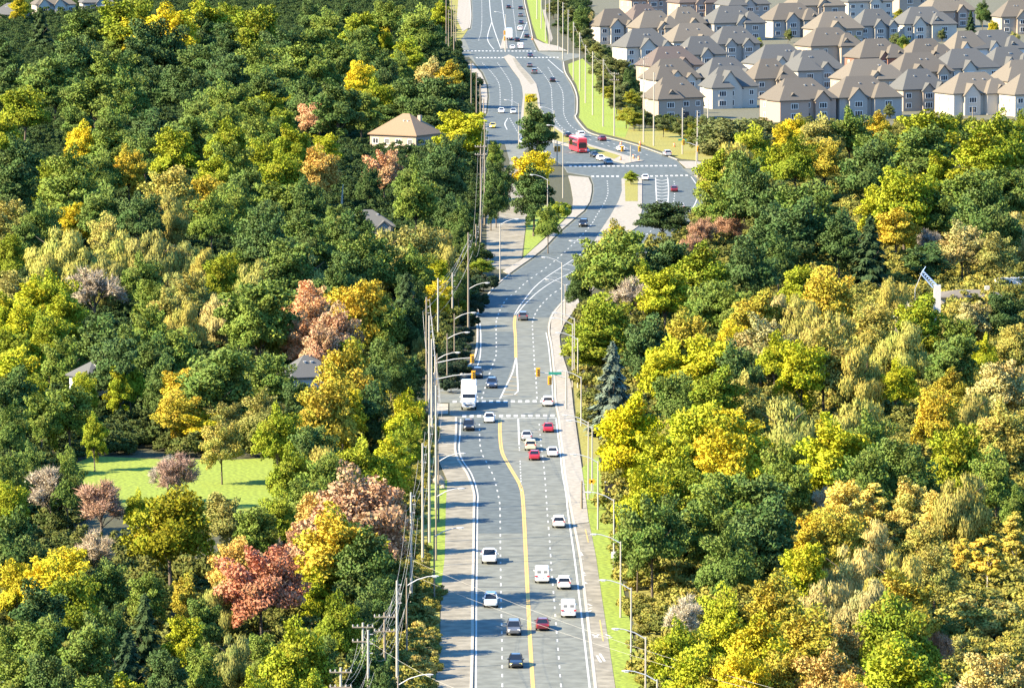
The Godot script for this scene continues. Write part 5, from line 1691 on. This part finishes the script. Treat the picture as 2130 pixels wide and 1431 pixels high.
# crown's middle, top row and width in the photograph, kind
var TREES := [
	[40, -10, 34, "y"], [7, 64, 67, "g1"], [84, 13, 57, "cn"], [174, 10, 74, "g2"], [154, 60, 107, "g1"], [329, 23, 111, "g1"], [295, 20, 74, "y"], [355, 7, 101, "y"], [268, -20, 101, "g3"],
	[423, -7, 87, "g3"], [476, 0, 67, "g3"], [241, 40, 54, "g2"], [416, 27, 60, "g1"], [480, 34, 74, "g1"], [7, 87, 54, "g1"], [87, 107, 94, "g2"], [168, 97, 74, "g1"], [231, 91, 87, "g2"],
	[288, 77, 74, "g1"], [355, 74, 67, "cn"], [412, 80, 74, "g1"], [469, 101, 80, "g1"], [13, 134, 67, "g1"], [114, 134, 74, "g2"], [198, 141, 87, "g2"], [258, 134, 87, "g2"], [319, 127, 80, "g1"],
	[389, 124, 87, "g1"], [469, 161, 80, "g2"], [50, 168, 80, "g3"], [164, 158, 67, "g2"], [252, 174, 74, "g2"], [419, 188, 74, "g2"], [7, 228, 67, "g3"], [171, 253, 70, "y"], [161, 211, 60, "g2"],
	[231, 218, 67, "g2"], [302, 225, 74, "g1"], [379, 228, 87, "g2"], [453, 208, 87, "g2"], [37, 278, 87, "g1"], [231, 255, 74, "g2"], [302, 265, 74, "g2"], [362, 258, 87, "g3"], [469, 241, 80, "g3"],
	[144, 298, 101, "g2"], [111, 325, 74, "g3"], [268, 302, 70, "go"], [352, 332, 107, "ol"], [449, 312, 67, "gy"], [215, 305, 67, "g2"], [27, 329, 80, "g1"], [151, 339, 101, "g2"],
	[426, 355, 67, "go"], [480, 362, 67, "g2"], [221, 376, 91, "g2"], [288, 389, 80, "g1"], [20, 406, 87, "ol"], [87, 409, 80, "g2"], [151, 416, 60, "y"], [215, 428, 60, "wl"], [349, 392, 80, "ol"],
	[439, 392, 80, "g2"], [537, 3, 101, "g3"], [561, 23, 80, "g2"], [645, -7, 54, "g1"], [685, 13, 67, "g2"], [718, 7, 40, "g1"], [752, 13, 74, "g3"], [812, -7, 60, "g2"], [802, 30, 27, "y"],
	[879, 7, 80, "g2"], [919, 0, 40, "g3"], [852, 20, 47, "g1"], [504, 44, 67, "g1"], [591, 44, 74, "g1"], [658, 44, 74, "g2"], [534, 77, 94, "g2"], [470, 67, 54, "g1"], [624, 74, 87, "g2"],
	[671, 82, 30, "or"], [702, 77, 67, "g2"], [745, 44, 74, "g2"], [802, 60, 37, "gy"], [852, 40, 50, "g1"], [846, 77, 67, "g3"], [896, 44, 50, "g1"], [772, 84, 57, "g2"], [470, 114, 67, "g1"],
	[598, 111, 80, "g2"], [668, 107, 67, "g2"], [748, 122, 64, "y"], [799, 111, 60, "g1"], [832, 101, 54, "g2"], [896, 121, 67, "tn"], [936, 124, 54, "go"], [514, 124, 50, "g1"], [551, 141, 80, "g1"],
	[480, 161, 74, "g2"], [638, 158, 74, "g1"], [705, 164, 87, "g1"], [779, 158, 67, "g3"], [816, 164, 50, "g2"], [862, 148, 74, "g1"], [919, 144, 87, "g1"], [963, 134, 40, "g1"], [551, 181, 64, "g3"],
	[587, 178, 50, "g3"], [527, 195, 60, "g2"], [665, 181, 60, "g1"], [752, 181, 67, "g2"], [819, 201, 74, "g1", -56], [886, 188, 67, "g1"], [473, 215, 67, "g2"], [655, 201, 57, "or"],
	[584, 215, 57, "g3"], [551, 231, 80, "g2"], [712, 201, 74, "g1", -56], [678, 268, 54, "gy"], [611, 258, 67, "g3"], [544, 282, 74, "g3"], [484, 282, 80, "g2"], [655, 298, 87, "oo"],
	[581, 305, 87, "g3"], [960, 215, 91, "gy"], [933, 268, 80, "g1"], [799, 302, 77, "or"], [862, 319, 74, "g2"], [919, 302, 87, "g1"], [980, 252, 40, "g1"], [769, 339, 47, "g1"], [866, 355, 84, "g2"],
	[517, 335, 80, "g2"], [470, 339, 54, "g3"], [577, 362, 87, "g2"], [638, 369, 80, "g1"], [490, 379, 74, "g2"], [544, 402, 101, "g1"], [698, 416, 54, "g2"], [544, 443, 87, "g1"], [638, 436, 87, "g2"],
	[718, 439, 50, "ol"], [792, 459, 107, "ol"], [879, 459, 101, "ol"], [963, 412, 57, "g1"], [930, 402, 54, "g1"], [15, 447, 51, "br"], [22, 480, 65, "g3"], [55, 447, 58, "g2"], [225, 440, 73, "ol"],
	[120, 458, 116, "wl"], [233, 465, 102, "wl"], [320, 464, 109, "ol"], [160, 487, 94, "wl"], [29, 553, 87, "ol"], [392, 491, 73, "wl"], [429, 505, 65, "ol"], [458, 524, 65, "g3"],
	[218, 520, 80, "ol"], [291, 520, 80, "g2"], [109, 553, 102, "gy"], [73, 574, 87, "gy"], [15, 607, 65, "gy"], [134, 604, 73, "gy"], [196, 545, 116, "br"], [356, 556, 73, "wl"], [320, 571, 65, "g2"],
	[400, 556, 73, "ol"], [345, 593, 80, "ol"], [454, 600, 87, "tn"], [312, 622, 80, "g2"], [385, 611, 80, "ol"], [51, 614, 80, "gy"], [102, 643, 87, "g3"], [203, 654, 94, "g1"], [269, 665, 73, "g2"],
	[363, 665, 102, "g2"], [240, 687, 94, "g1"], [320, 694, 80, "g1"], [363, 691, 73, "g1"], [22, 673, 73, "g3"], [73, 694, 58, "gy"], [131, 687, 80, "g2"], [447, 705, 124, "g2"], [33, 713, 102, "gy"],
	[171, 763, 44, "gy"], [269, 738, 65, "gy"], [338, 742, 73, "g1"], [378, 752, 80, "go"], [367, 803, 94, "go", -47], [418, 832, 94, "y", -77], [65, 767, 65, "g3"], [22, 760, 80, "g1"],
	[145, 785, 80, "g2"], [87, 803, 73, "g2"], [22, 832, 73, "g2"], [65, 912, 65, "g2"], [22, 927, 65, "g2"], [102, 822, 55, "g3"], [196, 858, 44, "g3"], [465, 825, 73, "ol", -30], [145, 923, 44, "g2"],
	[349, 941, 73, "br"], [559, 447, 102, "g1"], [632, 440, 80, "g1"], [712, 440, 73, "g1"], [762, 469, 109, "g2"], [850, 458, 109, "ol"], [603, 480, 109, "g2"], [494, 502, 65, "g2"],
	[472, 520, 58, "g3"], [534, 524, 94, "wl"], [635, 513, 102, "wl"], [730, 505, 80, "g1"], [795, 509, 58, "gy"], [861, 502, 80, "g2"], [919, 495, 80, "ol"], [704, 534, 87, "g1"],
	[537, 560, 131, "g2"], [646, 574, 80, "or"], [748, 573, 116, "go"], [632, 604, 87, "or"], [697, 633, 94, "or"], [624, 651, 73, "or"], [668, 676, 80, "or"], [846, 564, 87, "cn"],
	[799, 614, 80, "g2"], [857, 622, 65, "g1"], [472, 614, 73, "tn"], [541, 596, 109, "g2"], [479, 709, 73, "g2"], [559, 720, 94, "g2"], [726, 691, 58, "g3"], [719, 709, 120, "go"],
	[683, 782, 109, "go"], [712, 789, 94, "y"], [821, 738, 47, "yc"], [842, 807, 80, "gy"], [777, 745, 58, "g1"], [813, 694, 80, "g1"], [857, 738, 44, "g1"], [762, 796, 73, "g1"], [577, 832, 87, "g3"],
	[544, 803, 80, "ol"], [505, 832, 36, "pg"], [461, 865, 73, "ol"], [581, 858, 65, "gy"], [653, 869, 87, "g1"], [683, 912, 109, "ol"], [752, 905, 94, "g3"], [813, 901, 73, "gy"], [853, 869, 58, "g3"],
	[624, 778, 73, "g1"], [21, 951, 56, "g2"], [140, 951, 70, "g2"], [105, 962, 119, "br"], [210, 990, 112, "bx"], [21, 993, 70, "gy"], [28, 1053, 105, "g1"], [371, 937, 91, "bx"],
	[354, 993, 161, "gm"], [287, 1014, 42, "gy"], [196, 1095, 84, "br"], [130, 1121, 105, "y"], [35, 1154, 77, "y"], [88, 1158, 91, "y"], [158, 1175, 91, "g3"], [224, 1147, 77, "g2"],
	[88, 1203, 105, "g1"], [224, 1238, 84, "g1"], [301, 1231, 91, "cn"], [308, 1172, 70, "g2"], [382, 1189, 53, "go"], [382, 1263, 70, "gy"], [84, 1263, 98, "g2"], [28, 1280, 77, "g2"],
	[175, 1280, 91, "g2"], [266, 1308, 98, "cn"], [35, 1333, 91, "g2"], [112, 1343, 91, "g1"], [420, 1245, 63, "wl"], [53, 1396, 35, "sp"], [14, 1378, 32, "sp"], [210, 1385, 98, "g2"],
	[266, 1396, 84, "g3"], [350, 1333, 70, "g1"], [600, 916, 86, "g3"], [671, 927, 93, "g2"], [743, 920, 79, "g3"], [800, 927, 79, "gy"], [843, 920, 21, "g1"], [743, 970, 179, "or"],
	[800, 1002, 71, "or"], [664, 1013, 107, "oo"], [704, 1049, 150, "go"], [629, 1074, 79, "or"], [789, 1038, 86, "or"], [764, 1091, 114, "g1"], [686, 1120, 93, "gy"], [650, 1170, 64, "gy"],
	[486, 1102, 93, "oo"], [543, 1120, 150, "rd"], [600, 1141, 93, "rd"], [561, 1099, 57, "br"], [468, 1013, 86, "ol"], [532, 1038, 71, "g2"], [586, 1009, 79, "g3"], [632, 981, 71, "g2"],
	[786, 1188, 71, "g1"], [696, 1224, 86, "g3"], [611, 1274, 129, "g3"], [554, 1299, 71, "g2"], [454, 1195, 79, "wl"], [421, 1227, 64, "g2"], [482, 1306, 79, "wl"], [421, 1324, 71, "g2"],
	[521, 1381, 86, "g3"], [671, 1306, 64, "g2"], [743, 1234, 57, "g1"], [807, 1213, 50, "sh"], [875, 1250, 68, "sh"], [868, 1291, 71, "sh"], [875, 1324, 71, "sh"], [868, 1356, 71, "sh"],
	[850, 1252, 54, "sh"], [721, 1263, 57, "gy"], [650, 1395, 79, "g3"], [839, 1091, 36, "sh"], [871, 1127, 32, "sh"], [757, 1324, 79, "g1"], [800, 1363, 64, "g1"], [1151, 0, 28, "hd"],
	[1171, -6, 30, "hd"], [1189, 12, 32, "hd"], [1202, 38, 32, "hd"], [1218, 55, 30, "hd"], [1226, 77, 34, "hd"], [1242, 87, 34, "hd"], [1254, 105, 38, "hd"], [1274, 113, 41, "hd"],
	[1295, 120, 34, "hd"], [1242, 126, 30, "hd"], [1262, 132, 36, "hd"], [1283, 146, 41, "hd"], [1254, 158, 30, "hd"], [1268, 174, 30, "hg"], [1295, 170, 36, "hd"], [1283, 194, 30, "hd"],
	[1313, 186, 34, "hg"], [1303, 219, 34, "hg"], [1319, 227, 30, "hg"], [1210, 10, 36, "g1"], [1230, 20, 16, "tn"], [1214, 47, 18, "cn"], [1309, 138, 28, "g1"], [1333, 186, 26, "hd"],
	[1343, 227, 24, "hd"], [1029, 286, 35, "g2"], [1037, 324, 52, "g1"], [1032, 360, 49, "g1"], [1021, 384, 35, "g1"], [920, 466, 57, "ol"], [954, 464, 29, "g1"], [977, 480, 33, "g1"],
	[908, 528, 52, "gy"], [913, 573, 48, "y"], [1001, 535, 43, "sg"], [1006, 559, 52, "sd"], [954, 559, 33, "g1"], [958, 621, 31, "sg"], [854, 561, 52, "g1"], [844, 594, 33, "g2"], [944, 678, 52, "sd"],
	[932, 720, 43, "sd"], [859, 654, 38, "g1"], [873, 694, 29, "ol"], [1528, 236, 120, "hd"], [1481, 246, 64, "hd"], [1580, 240, 64, "hd"], [1449, 254, 48, "hg"], [1385, 252, 20, "sy"],
	[1572, 254, 80, "g3"], [1628, 254, 48, "y"], [1521, 282, 104, "ol"], [1548, 302, 104, "g2"], [1493, 310, 72, "g3"], [1497, 369, 80, "g2"], [1580, 342, 104, "g1"], [1628, 290, 64, "g3"],
	[1628, 381, 64, "g2"], [1608, 421, 80, "g1"], [1381, 409, 88, "cm"], [1461, 445, 64, "bx"], [1521, 433, 72, "bx"], [1437, 481, 48, "bx"], [1281, 461, 120, "g2"], [1285, 457, 64, "go"],
	[1230, 505, 64, "g2"], [1206, 549, 44, "g1"], [1377, 485, 96, "g1"], [1461, 501, 104, "g3"], [1560, 477, 104, "g1"], [1620, 477, 72, "g1"], [1341, 541, 64, "g3"], [1385, 541, 92, "gy"],
	[1313, 569, 96, "br"], [1473, 569, 88, "g2"], [1525, 585, 80, "g2"], [1254, 601, 112, "g3", -21], [1230, 652, 112, "g3", -74], [1341, 652, 88, "g1"], [1429, 644, 96, "go"], [1572, 601, 88, "go"],
	[1620, 601, 72, "tn"], [1584, 652, 112, "tn"], [1397, 696, 104, "gy"], [1477, 680, 120, "gy"], [1521, 660, 64, "y"], [1612, 684, 72, "gy"], [1218, 708, 72, "g3", -78], [1274, 708, 104, "sp"],
	[1532, 708, 96, "g1"], [1489, 760, 88, "g3"], [1548, 768, 80, "ol"], [1405, 760, 80, "g2"], [1655, 238, 59, "y"], [1710, 234, 84, "ol"], [1768, 217, 84, "g2"], [1827, 229, 50, "go"],
	[1932, 213, 101, "g3"], [1991, 225, 59, "g2"], [2075, 221, 117, "g3"], [2125, 225, 50, "g3"], [1827, 259, 92, "g2"], [1924, 242, 109, "g2"], [1655, 276, 84, "g3"], [1714, 276, 76, "go"],
	[1806, 276, 109, "g1"], [2049, 263, 109, "g3"], [2108, 280, 59, "g2"], [1882, 338, 126, "gy"], [1957, 313, 67, "g3"], [2024, 338, 101, "g2"], [2091, 330, 101, "g2"], [1680, 359, 117, "g2"],
	[1655, 410, 101, "g1"], [1747, 435, 84, "g1"], [1831, 372, 84, "gy"], [1865, 418, 76, "go"], [1810, 443, 92, "cn"], [1949, 376, 92, "g2"], [2049, 376, 109, "g1"], [2104, 429, 84, "tn"],
	[2003, 460, 84, "tn"], [2075, 473, 84, "ol", -18], [1932, 473, 59, "br"], [1924, 494, 92, "g1", -73], [1668, 536, 76, "g3"], [1718, 548, 109, "go"], [1857, 565, 76, "ol"], [1664, 598, 101, "ol"],
	[1726, 628, 117, "ol"], [1806, 619, 101, "ol"], [1907, 611, 92, "g3"], [1882, 653, 109, "wl"], [1991, 645, 67, "g2"], [2024, 615, 76, "tn"], [2091, 594, 67, "g1"], [2049, 691, 50, "gy"],
	[2108, 661, 76, "ol"], [1982, 682, 84, "g2"], [1714, 674, 126, "ol"], [1668, 699, 101, "gy"], [1865, 741, 67, "gy"], [1898, 624, 84, "bw"], [1978, 762, 67, "go"], [2083, 733, 117, "tn"],
	[1789, 699, 109, "ol"], [1309, 815, 101, "gv"], [1454, 826, 146, "gy"], [1529, 831, 132, "y"], [1640, 809, 124, "wl"], [1785, 809, 115, "wl"], [1807, 844, 106, "g2"], [1948, 800, 97, "go"],
	[2028, 800, 79, "ol"], [2085, 826, 106, "ol"], [1741, 862, 132, "gy"], [1379, 879, 115, "gy"], [1512, 879, 132, "y"], [1635, 901, 88, "g2"], [1410, 941, 106, "g3"], [1993, 871, 115, "g3"],
	[1882, 897, 115, "g2"], [1794, 915, 106, "g2"], [1340, 954, 115, "gy"], [1454, 954, 106, "g3"], [1512, 963, 132, "g2"], [1573, 963, 124, "g1"], [1644, 941, 88, "g2"], [2006, 963, 124, "ol"],
	[2072, 924, 97, "g2"], [2112, 1003, 53, "g2"], [1357, 1012, 124, "g2"], [1432, 1038, 71, "g1"], [1485, 1021, 106, "g2"], [1512, 1082, 106, "g2"], [1582, 1029, 124, "g1"], [1384, 1093, 53, "sy"],
	[1384, 1140, 110, "so"], [1326, 1065, 71, "g2"], [1759, 981, 88, "po"], [1812, 985, 62, "po"], [1715, 1007, 62, "bw"], [1896, 990, 71, "po"], [1953, 1007, 71, "po"], [2032, 1034, 49, "sa"],
	[2112, 1051, 66, "sa"], [2006, 1104, 40, "sa"], [2054, 1100, 62, "sa"], [1741, 1047, 115, "go"], [1816, 1065, 106, "tn"], [1918, 1073, 88, "ol"], [1688, 1056, 71, "go"], [1675, 1118, 106, "gy"],
	[1565, 1140, 124, "st"], [1485, 1148, 124, "st"], [1763, 1118, 124, "tn"], [1865, 1131, 124, "ol"], [1944, 1126, 88, "ol"], [1512, 1210, 97, "gy"], [1609, 1188, 115, "go"], [1715, 1188, 106, "tn"],
	[1812, 1188, 115, "tn"], [1887, 1184, 124, "go"], [1865, 1223, 141, "g3"], [1582, 1268, 124, "y"], [1679, 1259, 115, "go"], [1750, 1276, 97, "oo"], [1512, 1268, 106, "gy"], [1424, 1228, 71, "bw"],
	[1415, 1276, 106, "gy"], [1450, 1329, 115, "gy"], [1547, 1343, 115, "y"], [1635, 1329, 115, "go"], [1723, 1329, 132, "oo"], [1873, 1321, 141, "gy"], [1953, 1307, 62, "bx"], [2023, 1232, 141, "so"],
	[2094, 1250, 106, "so"], [2076, 1338, 124, "tn"], [1988, 1321, 88, "so"], [1499, 1369, 88, "go"], [1807, 1387, 88, "gy"], [2050, 1387, 115, "br"], [1763, 1391, 106, "oo"], [1111, 303, 75, "yt"],
	[1110, 340, 78, "g1"], [1163, 412, 40, "sg"], [1120, 216, 66, "g1"], [1313, 355, 26, "sg"], [1105, 192, 22, "sy"], [1140, 420, 46, "g2"], [1576, 78, 22, "hg"], [1752, 66, 20, "hd"],
	[1779, 74, 16, "hd"], [1862, 68, 22, "hd"], [1880, 68, 24, "g2"], [1893, 88, 26, "ol"], [1872, 18, 20, "hg"], [1640, 60, 16, "hd"], [1700, 18, 18, "sy"], [1520, 92, 16, "hd"], [1620, 150, 22, "hd"],
	[1458, 205, 14, "hd"], [1592, 170, 14, "hd"], [1850, 215, 20, "hd"], [1960, 60, 14, "hd"], [2020, 20, 30, "cn"], [2068, 40, 26, "y"], [2110, 60, 30, "ol"], [2045, 0, 26, "g1"], [1230, 30, 12, "tn"],
	[1460, 240, 40, "hd"], [1500, 246, 40, "hd"], [1330, 232, 24, "hg"], [1380, 240, 30, "hd"], [1420, 244, 30, "hd"], [2110, 95, 14, "hd"], [1330, 95, 14, "hd"], [1395, 100, 12, "hd"],
	[172, 770, 54, "gy"], [248, 762, 50, "gy"], [744, 428, 60, "g1"], [945, 700, 60, "sd"], [962, 672, 50, "sd"], [928, 735, 60, "sd"], [976, 640, 46, "sd"], [956, 742, 44, "sd"], [938, 770, 50, "sd"],
	[1000, 600, 40, "sd"], [985, 618, 40, "sd"],
]
